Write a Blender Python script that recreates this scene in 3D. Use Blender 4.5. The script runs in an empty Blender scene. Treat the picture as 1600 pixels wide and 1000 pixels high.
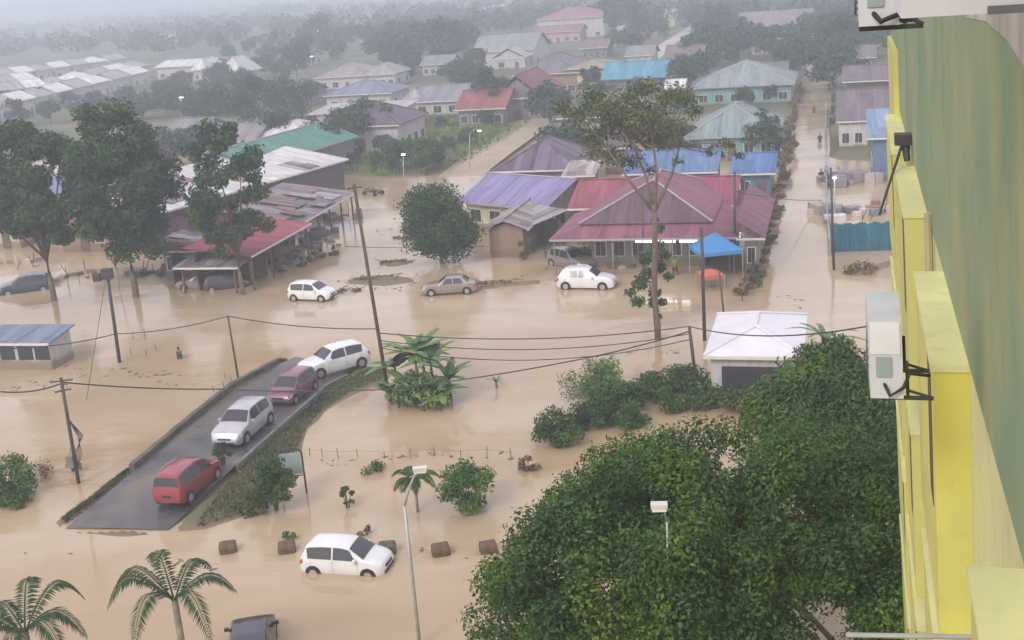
import bpy, bmesh, math, random
import numpy as np
from mathutils import Vector, Matrix
R = math.radians
sc = bpy.context.scene
COL = sc.collection
rnd = random.Random(7)

# ---------------------------------------------------------------- camera
F = 1850.0                      # focal length in photo pixels (1600 wide)
CAMH = 23.5
PITCH, ROLL = R(16.3), R(4.3)
fwd = Vector((0, math.cos(PITCH), -math.sin(PITCH)))
up0 = Vector((0, math.sin(PITCH), math.cos(PITCH)))
rt0 = Vector((1, 0, 0))
rt = rt0 * math.cos(ROLL) - up0 * math.sin(ROLL)
up = rt0 * math.sin(ROLL) + up0 * math.cos(ROLL)
CP = Vector((0, 0, CAMH))
cd = bpy.data.cameras.new('camera')
cam = bpy.data.objects.new('camera', cd)
COL.objects.link(cam)
cd.sensor_width = 36
cd.lens = F * 36 / 1600
cd.clip_start = 0.1
cd.clip_end = 9000
M3 = Matrix((rt, up, -fwd)).transposed()
cam.matrix_world = Matrix.Translation(CP) @ M3.to_4x4()
sc.camera = cam

# ---------------------------------------------------------------- sky, sun, exposure
SUN_EL, SUN_AZ = R(38), R(215)      # azimuth clockwise from +Y
w = bpy.data.worlds.new('World'); sc.world = w; w.use_nodes = True
nt = w.node_tree; nt.nodes.clear()
wo = nt.nodes.new('ShaderNodeOutputWorld'); bg = nt.nodes.new('ShaderNodeBackground')
sky = nt.nodes.new('ShaderNodeTexSky'); sky.sky_type = 'NISHITA'; sky.sun_disc = False
sky.sun_elevation = SUN_EL; sky.sun_rotation = SUN_AZ
sky.air_density = 1.0; sky.dust_density = 6.0; sky.ozone_density = 1.0
mx = nt.nodes.new('ShaderNodeMix'); mx.data_type = 'RGBA'
mx.inputs[0].default_value = 0.72
nt.links.new(sky.outputs[0], mx.inputs[6])
tcn = nt.nodes.new('ShaderNodeTexCoord'); cn = nt.nodes.new('ShaderNodeTexNoise')
cn.inputs['Scale'].default_value = 2.2; cn.inputs['Detail'].default_value = 4
cr = nt.nodes.new('ShaderNodeValToRGB')
cr.color_ramp.elements[0].position = .3; cr.color_ramp.elements[0].color = (7.2, 6.9, 7.8, 1)
cr.color_ramp.elements[1].position = .7; cr.color_ramp.elements[1].color = (9.8, 9.2, 9.9, 1)
nt.links.new(tcn.outputs['Generated'], cn.inputs['Vector']); nt.links.new(cn.outputs[0], cr.inputs[0])
nt.links.new(cr.outputs[0], mx.inputs[7])
nt.links.new(mx.outputs[2], bg.inputs[0]); bg.inputs[1].default_value = 0.10
nt.links.new(bg.outputs[0], wo.inputs[0])
sl = bpy.data.lights.new('sun', 'SUN'); sl.energy = 0.9; sl.angle = R(16); sl.color = (1, .96, .9)
so = bpy.data.objects.new('sun', sl); COL.objects.link(so)
sd = Vector((math.sin(SUN_AZ) * math.cos(SUN_EL), math.cos(SUN_AZ) * math.cos(SUN_EL), math.sin(SUN_EL)))
so.rotation_euler = sd.to_track_quat('Z', 'Y').to_euler(); so.location = (0, 0, 60)
sc.view_settings.view_transform = 'Standard'; sc.view_settings.look = 'None'
sc.view_settings.gamma = 1; sc.view_settings.exposure = 0.70
sc.cycles.max_bounces = 8; sc.cycles.diffuse_bounces = 3; sc.cycles.glossy_bounces = 3
sc.cycles.transmission_bounces = 3; sc.cycles.transparent_max_bounces = 6; sc.cycles.volume_bounces = 1
sc.cycles.caustics_reflective = False; sc.cycles.caustics_refractive = False
sc.cycles.use_denoising = True

# ---------------------------------------------------------------- helpers
def ray(u, v):
    return (fwd + rt * ((u - 800) / F) + up * ((500 - v) / F))
def P(u, v, z=0.0):
    d = ray(u, v)
    return CP + d * ((z - CAMH) / d.z)
def Pd(u, v, depth):
    return CP + ray(u, v) * depth
def topz(b, v):
    """height z over point b (world) at which the picture row is v"""
    k = (500 - v) / F
    q = Vector((b[0], b[1], 0)) - CP
    # (q.up + z up.z) = k (q.fwd + z fwd.z)
    return (k * q.dot(fwd) - q.dot(up)) / (up.z - k * fwd.z)
def pxm(p):
    return F / (Vector(p) - CP).dot(fwd)

def tag(o, label=None, cat=None, group=None, kind=None):
    if label: o['label'] = label
    if cat: o['category'] = cat
    if group: o['group'] = group
    if kind: o['kind'] = kind
    return o
def empty(name, loc, rz=0.0, label=None, cat=None, group=None):
    o = bpy.data.objects.new(name, None); COL.objects.link(o)
    o.location = loc; o.rotation_euler = (0, 0, rz); o.empty_display_size = .3
    return tag(o, label, cat, group)
def children(o): return [c for c in KIDS.get(o.name, [])]
KIDS = {}
def link(o, parent=None):
    COL.objects.link(o)
    if parent is not None:
        o.parent = parent; KIDS.setdefault(parent.name, []).append(o)
    return o
def copy_tree(o, parent=None):
    c = o.copy(); link(c, parent)
    for ch in children(o): copy_tree(ch, c)
    return c

class MB:
    def __init__(s, M=None): s.v = []; s.f = []; s.m = []; s.mi = 0; s.smooth = False; s.M = M
    def add(s, vs, fs):
        o = len(s.v)
        s.v += [tuple(x) for x in vs]
        for f in fs: s.f.append(tuple(i + o for i in f)); s.m.append(s.mi)
        return s
    def box(s, c, d, rz=0.0, R3=None):
        x, y, z = d[0] / 2, d[1] / 2, d[2] / 2
        vs = [Vector(p) for p in [(-x, -y, -z), (x, -y, -z), (x, y, -z), (-x, y, -z), (-x, -y, z), (x, -y, z), (x, y, z), (-x, y, z)]]
        rot = R3 if R3 is not None else Matrix.Rotation(rz, 3, 'Z')
        return s.add([rot @ p + Vector(c) for p in vs], [(3, 2, 1, 0), (4, 5, 6, 7), (0, 1, 5, 4), (1, 2, 6, 5), (2, 3, 7, 6), (3, 0, 4, 7)])
    def tube(s, p0, p1, r0, r1=None, n=8, cap=True):
        r1 = r0 if r1 is None else r1
        p0, p1 = Vector(p0), Vector(p1); d = (p1 - p0)
        if d.length < 1e-6: return s
        q = d.to_track_quat('Z', 'Y').to_matrix(); vs = []
        for p, r in ((p0, r0), (p1, r1)):
            for k in range(n):
                a = 2 * math.pi * k / n
                vs.append(p + q @ Vector((math.cos(a) * r, math.sin(a) * r, 0)))
        fs = [(k, (k + 1) % n, n + (k + 1) % n, n + k) for k in range(n)]
        if cap: fs += [tuple(range(n - 1, -1, -1)), tuple(range(n, 2 * n))]
        return s.add(vs, fs)
    def path(s, pts, r0, r1=None, n=6):
        r1 = r0 if r1 is None else r1
        L = len(pts); vs = []; fs = []
        for i, p in enumerate(pts):
            p = Vector(p); a = Vector(pts[max(i - 1, 0)]); b = Vector(pts[min(i + 1, L - 1)])
            q = (b - a).to_track_quat('Z', 'Y').to_matrix(); r = r0 + (r1 - r0) * i / (L - 1)
            for k in range(n):
                t = 2 * math.pi * k / n
                vs.append(p + q @ Vector((math.cos(t) * r, math.sin(t) * r, 0)))
        for i in range(L - 1):
            for k in range(n):
                fs.append((i * n + k, i * n + (k + 1) % n, (i + 1) * n + (k + 1) % n, (i + 1) * n + k))
        fs += [tuple(range(n - 1, -1, -1)), tuple(range((L - 1) * n, L * n))]
        return s.add(vs, fs)
    def poly(s, vs): return s.add(vs, [tuple(range(len(vs)))])
    def slab(s, vs, t):
        """polygon thickened by t against its normal"""
        vs = [Vector(p) for p in vs]; n = len(vs)
        nn = Vector((0, 0, 0))
        for i in range(n): nn += vs[i].cross(vs[(i + 1) % n])
        nn.normalize(); lo = [p - nn * t for p in vs]
        return s.add(vs + lo, [tuple(range(n)), tuple(range(2 * n - 1, n - 1, -1))] + [(i, n + i, n + (i + 1) % n, (i + 1) % n) for i in range(n)])
    def build(s, name, mats, parent=None, smooth=False, loc=None):
        me = bpy.data.meshes.new(name)
        me.from_pydata(s.v, [], s.f)
        if not isinstance(mats, (list, tuple)): mats = [mats]
        for m in mats: me.materials.append(m)
        if len(mats) > 1: me.polygons.foreach_set('material_index', s.m)
        uv = me.uv_layers.new(name='UVMap')
        Z = Vector((0, 0, 1)); dat = []
        for p in me.polygons:
            nn = p.normal
            t = Z.cross(nn)
            if t.length < 1e-3: t = Vector((1, 0, 0))
            t.normalize(); b = nn.cross(t)
            for li in p.loop_indices:
                co = me.vertices[me.loops[li].vertex_index].co
                dat += [co.dot(t), co.dot(b)]
        uv.data.foreach_set('uv', dat)
        if smooth: me.polygons.foreach_set('use_smooth', [True] * len(me.polygons))
        me.update()
        o = bpy.data.objects.new(name, me)
        if loc is not None: o.location = loc
        return link(o, parent)

# ---------------------------------------------------------------- materials
def new_mat(name):
    m = bpy.data.materials.new(name); m.use_nodes = True
    n = m.node_tree; b = n.nodes['Principled BSDF']
    return m, n, b
def noise(n, scale, detail=4, coord='Object', vec=None):
    t = n.nodes.new('ShaderNodeTexCoord'); x = n.nodes.new('ShaderNodeTexNoise')
    x.inputs['Scale'].default_value = scale; x.inputs['Detail'].default_value = detail
    if vec is None: n.links.new(t.outputs[coord], x.inputs['Vector'])
    else:
        mp = n.nodes.new('ShaderNodeMapping'); mp.inputs['Scale'].default_value = vec
        n.links.new(t.outputs[coord], mp.inputs[0]); n.links.new(mp.outputs[0], x.inputs['Vector'])
    return x.outputs[0]
def ramp(n, src, stops):
    r = n.nodes.new('ShaderNodeValToRGB'); e = r.color_ramp.elements
    while len(e) < len(stops): e.new(.5)
    for k, (p, c) in enumerate(stops): e[k].position = p; e[k].color = (*c, 1)
    n.links.new(src, r.inputs[0]); return r.outputs[0]
def mixc(n, fac, a, b, mode='MIX'):
    m = n.nodes.new('ShaderNodeMix'); m.data_type = 'RGBA'; m.blend_type = mode
    if isinstance(fac, float): m.inputs[0].default_value = fac
    else: n.links.new(fac, m.inputs[0])
    for k, x in ((6, a), (7, b)):
        if isinstance(x, tuple): m.inputs[k].default_value = (*x, 1)
        else: n.links.new(x, m.inputs[k])
    return m.outputs[2]
def bump(n, b, src, strength, dist=.05):
    bp = n.nodes.new('ShaderNodeBump'); bp.inputs['Strength'].default_value = strength
    bp.inputs['Distance'].default_value = dist
    n.links.new(src, bp.inputs['Height']); n.links.new(bp.outputs[0], b.inputs['Normal'])
def sc_(c, k): return tuple(min(1, x * k) for x in c)
_mc = {}
def paint(c, rough=.6, var=.18, scale=1.5, metal=0.0, coat=0.0, spec=.5):
    key = ('p', c, rough, var, scale, metal, coat)
    if key in _mc: return _mc[key]
    m, n, b = new_mat('paint')
    ns = noise(n, scale, 5)
    n.links.new(ramp(n, ns, [(.3, sc_(c, 1 - var)), (.7, sc_(c, 1 + var))]), b.inputs['Base Color'])
    b.inputs['Roughness'].default_value = rough; b.inputs['Metallic'].default_value = metal
    b.inputs['Coat Weight'].default_value = coat; b.inputs['Specular IOR Level'].default_value = spec
    _mc[key] = m; return m
def wallm(c, dirt=.35):
    key = ('w', c, dirt)
    if key in _mc: return _mc[key]
    m, n, b = new_mat('plaster_wall')
    a = noise(n, .8, 6); st = noise(n, 1.0, 5, vec=(2.5, 2.5, .35))
    base = ramp(n, a, [(.3, sc_(c, .85)), (.7, sc_(c, 1.05))])
    d = ramp(n, st, [(.45, (0, 0, 0)), (.72, (1, 1, 1))])
    mm = n.nodes.new('ShaderNodeMath'); mm.operation = 'MULTIPLY'; mm.inputs[1].default_value = dirt
    n.links.new(d, mm.inputs[0])
    ge = n.nodes.new('ShaderNodeNewGeometry'); sp = n.nodes.new('ShaderNodeSeparateXYZ'); n.links.new(ge.outputs['Position'], sp.inputs[0])
    ad_ = n.nodes.new('ShaderNodeMath'); ad_.operation = 'MULTIPLY_ADD'; ad_.inputs[1].default_value = -1.0; n.links.new(a, ad_.inputs[0]); n.links.new(sp.outputs['Z'], ad_.inputs[2])
    silt = ramp(n, ad_.outputs[0], [(.0, (.8, .8, .8)), (.22, (0, 0, 0))])
    c0 = mixc(n, mm.outputs[0], base, (c[0] * .45, c[1] * .42, c[2] * .38))
    n.links.new(mixc(n, silt, c0, (.20, .14, .09)), b.inputs['Base Color'])
    b.inputs['Roughness'].default_value = .85
    bump(n, b, a, .2, .02)
    _mc[key] = m; return m
def roofm(c, rust=.25, pitch=.30, rustc=(.17, .10, .075), rough=.5, tile=False):
    key = ('r', c, rust, pitch, rustc, tile)
    if key in _mc: return _mc[key]
    c = sc_(c, .70)
    m, n, b = new_mat('roof_sheet')
    t = n.nodes.new('ShaderNodeTexCoord')
    wv = n.nodes.new('ShaderNodeTexWave'); wv.bands_direction = 'X'
    wv.inputs['Scale'].default_value = .314 / pitch; wv.inputs['Distortion'].default_value = .0
    n.links.new(t.outputs['UV'], wv.inputs['Vector'])
    # sheets: bands of slightly different colour down the slope
    mp = n.nodes.new('ShaderNodeMapping'); mp.inputs['Scale'].default_value = (1.1, .16, 1)
    n.links.new(t.outputs['UV'], mp.inputs[0])
    vo = n.nodes.new('ShaderNodeTexVoronoi'); vo.distance = 'CHEBYCHEV'; vo.inputs['Scale'].default_value = 1
    n.links.new(mp.outputs[0], vo.inputs['Vector'])
    sep = n.nodes.new('ShaderNodeSeparateColor'); n.links.new(vo.outputs['Color'], sep.inputs[0])
    sheet = ramp(n, sep.outputs[0], [(0, sc_(c, .55 if rust > .28 else .78)), (1, sc_(c, 1.5 if rust > .28 else 1.18))])
    sn = n.nodes.new('ShaderNodeTexNoise'); sn.inputs['Scale'].default_value = .5; sn.inputs['Detail'].default_value = 7
    sn.inputs['Roughness'].default_value = .65
    n.links.new(t.outputs['Object'], sn.inputs['Vector'])
    rr = ramp(n, sn.outputs[0], [(.62 - .35 * rust, (0, 0, 0)), (.80 - .25 * rust, (1, 1, 1))])
    mm = n.nodes.new('ShaderNodeMath'); mm.operation = 'MULTIPLY'; mm.inputs[1].default_value = min(.9, .35 + rust)
    n.links.new(rr, mm.inputs[0])
    c1 = mixc(n, mm.outputs[0], sheet, rustc)
    st = n.nodes.new('ShaderNodeTexNoise'); st.inputs['Scale'].default_value = 1; st.inputs['Detail'].default_value = 5
    mp2 = n.nodes.new('ShaderNodeMapping'); mp2.inputs['Scale'].default_value = (3.2, .35, 1)
    n.links.new(t.outputs['UV'], mp2.inputs[0]); n.links.new(mp2.outputs[0], st.inputs['Vector'])
    stv = ramp(n, st.outputs[0], [(.3, (.72, .70, .68)), (.65, (1.05, 1.05, 1.05))])
    n.links.new(mixc(n, 1.0, c1, stv, 'MULTIPLY'), b.inputs['Base Color'])
    b.inputs['Roughness'].default_value = rough + .12; b.inputs['Specular IOR Level'].default_value = .25
    bump(n, b, wv.outputs[0], .5, .03)
    _mc[key] = m; return m
def leafm(c, yel=.25, name='leaves', rough=.55):
    key = ('l', c, yel)
    if key in _mc: return _mc[key]
    m, n, b = new_mat(name)
    g = n.nodes.new('ShaderNodeNewGeometry')
    isl = ramp(n, g.outputs['Random Per Island'], [(0, sc_(c, .55)), (.5, c), (1, (c[0] * 1.5, c[1] * 1.35, c[2] * 1.1))])
    cl = noise(n, .55, 3)
    tint = ramp(n, cl, [(.34, (.50, .58, .62)), (.50, (1, 1, 1)), (.64, (1.25 + yel, 1.15 + yel * .5, .8))])
    n.links.new(mixc(n, 1.0, isl, tint, 'MULTIPLY'), b.inputs['Base Color'])
    b.inputs['Roughness'].default_value = rough; b.inputs['Specular IOR Level'].default_value = .15
    _mc[key] = m; return m
def emit(c, s):
    m, n, b = new_mat('lit_lamp'); b.inputs['Base Color'].default_value = (*c, 1)
    b.inputs['Emission Color'].default_value = (*c, 1); b.inputs['Emission Strength'].default_value = s
    return m
def flat(c, rough=.5, metal=0.0, spec=.5, coat=0.0):
    return paint(c, rough, .08, 3.0, metal, coat, spec)
GLASS = flat((.035, .04, .05), .08, 0, .6)
DARKW = flat((.03, .032, .04), .3)
FRAME = flat((.55, .54, .52), .5)
TRIM = flat((.62, .61, .58), .6)
BARK = paint((.13, .10, .075), .9, .35, 3)
PALEBARK = paint((.26, .23, .19), .9, .3, 3)
WOOD = paint((.12, .085, .06), .85, .35, 2)
CONC = paint((.30, .29, .27), .85, .22, 1.2)
DARKMETAL = flat((.04, .04, .045), .5)
GALV = paint((.42, .43, .43), .45, .15, 2, .3)
POLEM = paint((.085, .07, .06), .9, .3, 2)
STEEL = paint((.22, .22, .22), .6, .2, 2, .3)

# ---------------------------------------------------------------- ground and water
def poly_world(pp, z=0.15): return np.array([tuple(P(u, v, z))[:2] for u, v in pp])
LAND = [
 # verge round the dry ramp
 [(88,812),(200,728),(360,598),(430,560),(500,556),(560,566),(618,574),(600,592),(548,614),(508,640),(482,668),(470,700),(452,752),(420,782),(372,806),(318,824),(200,832),(108,828)],
 # green field between the houses and the muddy lane
 [(512,272),(560,245),(606,214),(640,186),(705,176),(770,168),(835,165),(838,190),(800,218),(745,250),(700,268),(600,276)],
 # everything behind, left of the flooded street
 [(-900,250),(100,250),(400,215),(470,195),(560,190),(640,182),(835,160),(870,200),(960,190),(1080,215),(1232,230),(1242,180),(1258,120),(1264,92),(1200,60),(1200,20),(700,0),(0,62),(-900,100)],
 # right of the street
 [(1296,250),(1296,130),(1290,92),(1264,92),(1200,60),(1200,20),(1500,-40),(2300,-70),(2300,260)],
 # strips of mud by the road in the middle
 [(540,434),(590,428),(640,430),(648,438),(600,444),(548,442)],
 [(742,446),(782,438),(842,434),(845,440),(790,446),(750,452)],
 [(600,410),(625,404),(640,410),(606,414)],
 [(1310,425),(1340,416),(1395,403),(1480,395),(1480,410),(1400,412),(1340,428)],
 # low mound at the tree foot near the white shed
 [(1080,606),(1110,600),(1260,604),(1400,620),(1400,640),(1180,634),(1100,622)],
]
LANDW = [poly_world(p) for p in LAND]
def sdist(px, py, poly):
    n = len(poly); d = np.full(px.shape, 1e18); ins = np.zeros(px.shape, bool)
    for i in range(n):
        ax, ay = poly[i]; bx, by = poly[(i + 1) % n]
        ex, ey = bx - ax, by - ay; L = ex * ex + ey * ey + 1e-9
        t = np.clip(((px - ax) * ex + (py - ay) * ey) / L, 0, 1)
        d = np.minimum(d, (px - ax - t * ex) ** 2 + (py - ay - t * ey) ** 2)
        c = ((ay > py) != (by > py)) & (px < (bx - ax) * (py - ay) / (by - ay + 1e-12) + ax)
        ins ^= c
    d = np.sqrt(d)
    return np.where(ins, d, -d)
ROADW = np.array([tuple(P(*q))[:2] for q in [(103,826,.01),(150,786,.17),(212,734,.36),(290,668,.40),(366,606,.40),(430,572,.34),(462,558,.02),(556,580,.02),(508,604,.38),(440,664,.42),(368,728,.42),(326,768,.36),(292,802,.17),(262,829,.01)]])
CAPH = [.30, .40, .5, .5, .07, .06, .08, .08, .35]
def gheight(px, py):
    h = np.full(px.shape, -.7)
    for k, pl in enumerate(LANDW):
        s = sdist(px, py, pl)
        hk = np.clip(s * .35, -.7, CAPH[k])
        h = np.maximum(h, hk)
    wob = .05 * np.sin(px * .9 + 1.3 * np.sin(py * .7)) * np.sin(py * .8 + .5 * np.sin(px * 1.1))
    h = h + np.where(h > -.3, wob, 0)
    h = np.minimum(h, np.where(sdist(px, py, ROADW) > -.25, -.25, 99))
    far = np.clip((np.hypot(px, py) - 420) / 900, 0, 1)
    return h + far * 5
def gz(p):
    return float(gheight(np.array([p[0]]), np.array([p[1]]))[0])
rr = np.concatenate([np.linspace(4, 36, 14, endpoint=False), np.linspace(36, 85, 170, endpoint=False), np.linspace(85, 140, 110, endpoint=False), np.geomspace(140, 7000, 120)])
aa = np.concatenate([np.linspace(-180, -32, 24, endpoint=False), np.linspace(-32, 32, 260, endpoint=False), np.linspace(32, 180, 25)])
RRg, AAg = np.meshgrid(rr, np.radians(aa), indexing='ij')
X = RRg * np.sin(AAg); Y = RRg * np.cos(AAg); Zg = gheight(X, Y)
nv, na = X.shape
vs = np.stack([X, Y, Zg], -1).reshape(-1, 3)
idx = np.arange(nv * na).reshape(nv, na)
fq = np.stack([idx[:-1, :-1], idx[:-1, 1:], idx[1:, 1:], idx[1:, :-1]], -1).reshape(-1, 4)[:, ::-1]
def np_mesh(name, v, f, mats, parent=None, loc=None, smooth=False):
    me = bpy.data.meshes.new(name)
    k = f.shape[1]
    me.vertices.add(len(v)); me.vertices.foreach_set('co', np.asarray(v, np.float32).ravel())
    me.loops.add(f.size); me.loops.foreach_set('vertex_index', f.astype(np.int32).ravel())
    me.polygons.add(len(f)); me.polygons.foreach_set('loop_start', np.arange(0, f.size, k, dtype=np.int32))
    if smooth: me.polygons.foreach_set('use_smooth', np.ones(len(f), bool))
    for m in (mats if isinstance(mats, list) else [mats]): me.materials.append(m)
    me.update(calc_edges=True); me.validate()
    o = bpy.data.objects.new(name, me)
    if loc is not None: o.location = loc
    return link(o, parent)
gm, n, b = new_mat('ground')
g1 = noise(n, .05, 8); g2 = noise(n, .9, 6); g3 = noise(n, 9, 3)
gc = ramp(n, g2, [(.28, (.10, .085, .055)), (.42, (.06, .085, .035)), (.6, (.06, .10, .035)), (.78, (.11, .15, .055))])
gc2 = mixc(n, ramp(n, g1, [(.42, (0, 0, 0)), (.62, (.75, .75, .75))]), gc, (.19, .15, .10))
geo = n.nodes.new('ShaderNodeNewGeometry'); sx = n.nodes.new('ShaderNodeSeparateXYZ'); n.links.new(geo.outputs['Position'], sx.inputs[0])
mr = n.nodes.new('ShaderNodeMapRange'); mr.inputs[1].default_value = .02; mr.inputs[2].default_value = .22; mr.inputs[3].default_value = 1; mr.inputs[4].default_value = 0
n.links.new(sx.outputs['Z'], mr.inputs[0])
n.links.new(mixc(n, mr.outputs[0], gc2, (.20, .15, .095)), b.inputs['Base Color'])
b.inputs['Roughness'].default_value = .95; bump(n, b, g3, .7, .08)
tag(np_mesh('ground', vs, fq, gm, smooth=True), 'grassy and muddy ground showing above the brown flood water', None, None, 'structure')

wm, n, b = new_mat('muddy_water')
a1 = noise(n, .035, 4, vec=(1, 2.2, 1)); a2 = noise(n, .25, 4, vec=(1, 2.4, 1))
wc = ramp(n, a1, [(.32, (.35, .25, .14)), (.5, (.43, .33, .215)), (.68, (.48, .395, .29))])  # muddy tan, with broad darker patches painted in for reflections
wc2 = mixc(n, ramp(n, a2, [(.35, (0, 0, 0)), (.75, (.35, .35, .35))]), wc, (.36, .25, .14))
n.links.new(wc2, b.inputs['Base Color'])
b.inputs['Roughness'].default_value = .09; b.inputs['IOR'].default_value = 1.33
b.inputs['Specular IOR Level'].default_value = .6
rip = noise(n, 2.2, 4, vec=(1, 1.6, 1)); rip2 = noise(n, .35, 2)
ad = n.nodes.new('ShaderNodeMath'); ad.operation = 'MULTIPLY_ADD'; ad.inputs[1].default_value = 2.0
n.links.new(rip2, ad.inputs[0]); n.links.new(rip, ad.inputs[2])
chop = ramp(n, noise(n, .06, 5, vec=(1, 2.5, 1)), [(.40, (.10,) * 3), (.62, (1, 1, 1))])
mu = n.nodes.new('ShaderNodeMath'); mu.operation = 'MULTIPLY'; n.links.new(ad.outputs[0], mu.inputs[0]); n.links.new(chop, mu.inputs[1])
bump(n, b, mu.outputs[0], .42, .05)
n.links.new(ramp(n, noise(n, .05, 4, vec=(1, 2.5, 1)), [(.35, (.03,) * 3), (.7, (.13,) * 3)]), b.inputs['Roughness'])
mb = MB(); mb.add([(-700, -120, 0), (700, -120, 0), (700, 560, 0), (-700, 560, 0)], [(0, 1, 2, 3)])
tag(mb.build('flood_water', wm), 'brown flood water covering the roads and yards', None, None, 'structure')

# tarmac strip of the dry ramp
EL = [(103,826,.01),(150,786,.17),(212,734,.36),(290,668,.40),(366,606,.40),(430,572,.34),(462,558,.02)]
ER = [(262,829,.01),(292,802,.17),(326,768,.36),(368,728,.42),(440,664,.42),(508,604,.38),(556,580,.02)]
def lerp_edge(E, t):
    x = t * (len(E) - 1); i = min(int(x), len(E) - 2); k = x - i
    return [E[i][j] * (1 - k) + E[i + 1][j] * k for j in range(3)]
rm, n, b = new_mat('wet_tarmac')
q1 = noise(n, .5, 6); q2 = noise(n, 25, 3); q3 = noise(n, .28, 5)
rc = ramp(n, q1, [(.3, (.04, .04, .047)), (.5, (.07, .07, .078)), (.7, (.12, .117, .115))])
n.links.new(mixc(n, ramp(n, q3, [(.46, (0, 0, 0)), (.62, (.75, .75, .75))]), rc, (.15, .125, .095)), b.inputs['Base Color'])
n.links.new(ramp(n, q1, [(.35, (.18,) * 3), (.7, (.55,) * 3)]), b.inputs['Roughness']); bump(n, b, q2, .35, .01)
NS = 48; v = []; f = []
for i in range(NS + 1):
    l = lerp_edge(EL, i / NS); r = lerp_edge(ER, i / NS)
    for j in range(7):
        k = j / 6; zz = (l[2] * (1 - k) + r[2] * k) + .05 * (1 - (2 * k - 1) ** 2)
        p = P(l[0], l[1], l[2]).lerp(P(r[0], r[1], r[2]), k)
        v.append((p.x, p.y, zz + .03))
for i in range(NS):
    for j in range(6):
        a = i * 7 + j; f.append((a, a + 1, a + 8, a + 7))
tag(np_mesh('dry_road', np.array(v), np.array(f), rm, smooth=True), 'strip of wet grey tarmac road rising out of the flood', None, None, 'structure')
def edge_wall(name, E, t0, t1, h, th, mat, label, side):
    pts = [lerp_edge(E, t0 + (t1 - t0) * i / 30) for i in range(31)]
    pw = [P(*q) for q in pts]; m = MB(); vv = []; ff = []
    for i, p in enumerate(pw):
        a = pw[max(0, i - 1)]; c = pw[min(30, i + 1)]; d = (c - a); d.z = 0; d.normalize(); nn = Vector((-d.y, d.x, 0)) * side
        hh = h * (1 + .05 * math.sin(i * 1.7))
        for off, z in ((0, -.6), (0, p.z + hh), (th, p.z + hh), (th, -.6)):
            vv.append(p.xy.to_3d() + nn * off + Vector((0, 0, z)))
    for i in range(30):
        for k in range(3): a = i * 4 + k; ff.append((a, a + 1, a + 5, a + 4))
    ff += [(3, 2, 1, 0), (120, 121, 122, 123)]
    m.add(vv, ff); o = m.build(name, mat); tag(o, label, 'kerb' if h < .3 else 'wall'); return o
edge_wall('drain_wall', EL, .33, .86, .34, .30, paint((.10, .095, .08), .9, .35, 1.5), 'dark mossy low drain wall along the left edge of the dry road', 1)
edge_wall('kerb', ER, .50, .95, .14, .18, paint((.17, .165, .15), .9, .3, 2), 'weathered concrete kerb along the right edge of the dry road', -1)
# ---------------------------------------------------------------- the yellow apartment block we look along
_r = ray(1335, -80); AX = Vector((_r.x, _r.y, 0)).normalized()
LX = Vector((AX.y, -AX.x, 0))              # to the right of AX
DX = Vector((0, 0, -1)) + LX * .05
def Bp(a, l, d): return CP + AX * a + LX * l + DX * d
def bsolve(u, v, which, val):
    """point (a,l,d) of the pixel's ray on the plane a=val or l=val or d=val"""
    rr_ = ray(u, v); Mx = Matrix((AX, LX, DX)).transposed().inverted(); q = Mx @ rr_
    k = val / {'a': q.x, 'l': q.y, 'd': q.z}[which]
    return q * k
def bbox(m, a0, a1, l0, l1, d0, d1):
    vs_ = [Bp(a, l, d) for a in (a0, a1) for l in (l0, l1) for d in (d0, d1)]
    return m.add(vs_, [(0, 1, 3, 2), (4, 6, 7, 5), (0, 4, 5, 1), (2, 3, 7, 6), (0, 2, 6, 4), (1, 5, 7, 3)])
def fixn(o):
    bm = bmesh.new(); bm.from_mesh(o.data); bmesh.ops.recalc_face_normals(bm, faces=bm.faces); bm.to_mesh(o.data); bm.free(); return o
def paintwall(name, base, dark, green, streak=.6):
    m, n, b = new_mat(name)
    a = noise(n, .9, 6); s1 = noise(n, 1.0, 6, vec=(1.1, 1.1, .9)); s2 = noise(n, 1.0, 10, vec=(3.0, 3.0, 1.8)); s3 = noise(n, .35, 3, vec=(1, 1, .35))
    c = ramp(n, a, [(.3, sc_(base, .9)), (.7, sc_(base, 1.06))])
    c = mixc(n, ramp(n, s1, [(.38, (0, 0, 0)), (.72, (streak,) * 3)]), c, green)
    c = mixc(n, ramp(n, s3, [(.5, (0, 0, 0)), (.65, (streak * .8,) * 3)]), c, sc_(green, .9))
    c = mixc(n, ramp(n, s2, [(.55, (0, 0, 0)), (.8, (streak * .7,) * 3)]), c, dark)
    n.links.new(c, b.inputs['Base Color']); b.inputs['Roughness'].default_value = .75
    bump(n, b, s2, .15, .01)
    return m
GREENW = paintwall('mossy_green_paint', (.30, .33, .17), (.19, .21, .14), (.16, .27, .17), .85)
YELW = paintwall('yellow_paint', (.62, .59, .12), (.30, .28, .14), (.46, .46, .20), .75)
YELT = paintwall('pale_yellow_paint', (.66, .65, .32), (.34, .34, .20), (.55, .55, .27), .7)
ap = empty('apartment_block', Bp(5, 3, 22), 0, 'yellow and mossy green apartment block seen along its wall at the right edge', 'building')
apl = Vector(ap.location)
class MBW(MB):
    def build(s, name, mats, parent=None, smooth=False, loc=None, off=None):
        off = apl if off is None else off
        s.v = [tuple(Vector(x) - off) for x in s.v]
        return fixn(MB.build(s, name, mats, parent, smooth))
m = MBW(); bbox(m, -6, 32, 0.80, 9, -7, 3.5); m.build('upper_wall', GREENW, ap)
m = MBW(); bbox(m, -6, 32.1, 0.83, 9, 3.5, 24.2); m.build('lower_wall', YELT, ap)
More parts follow.
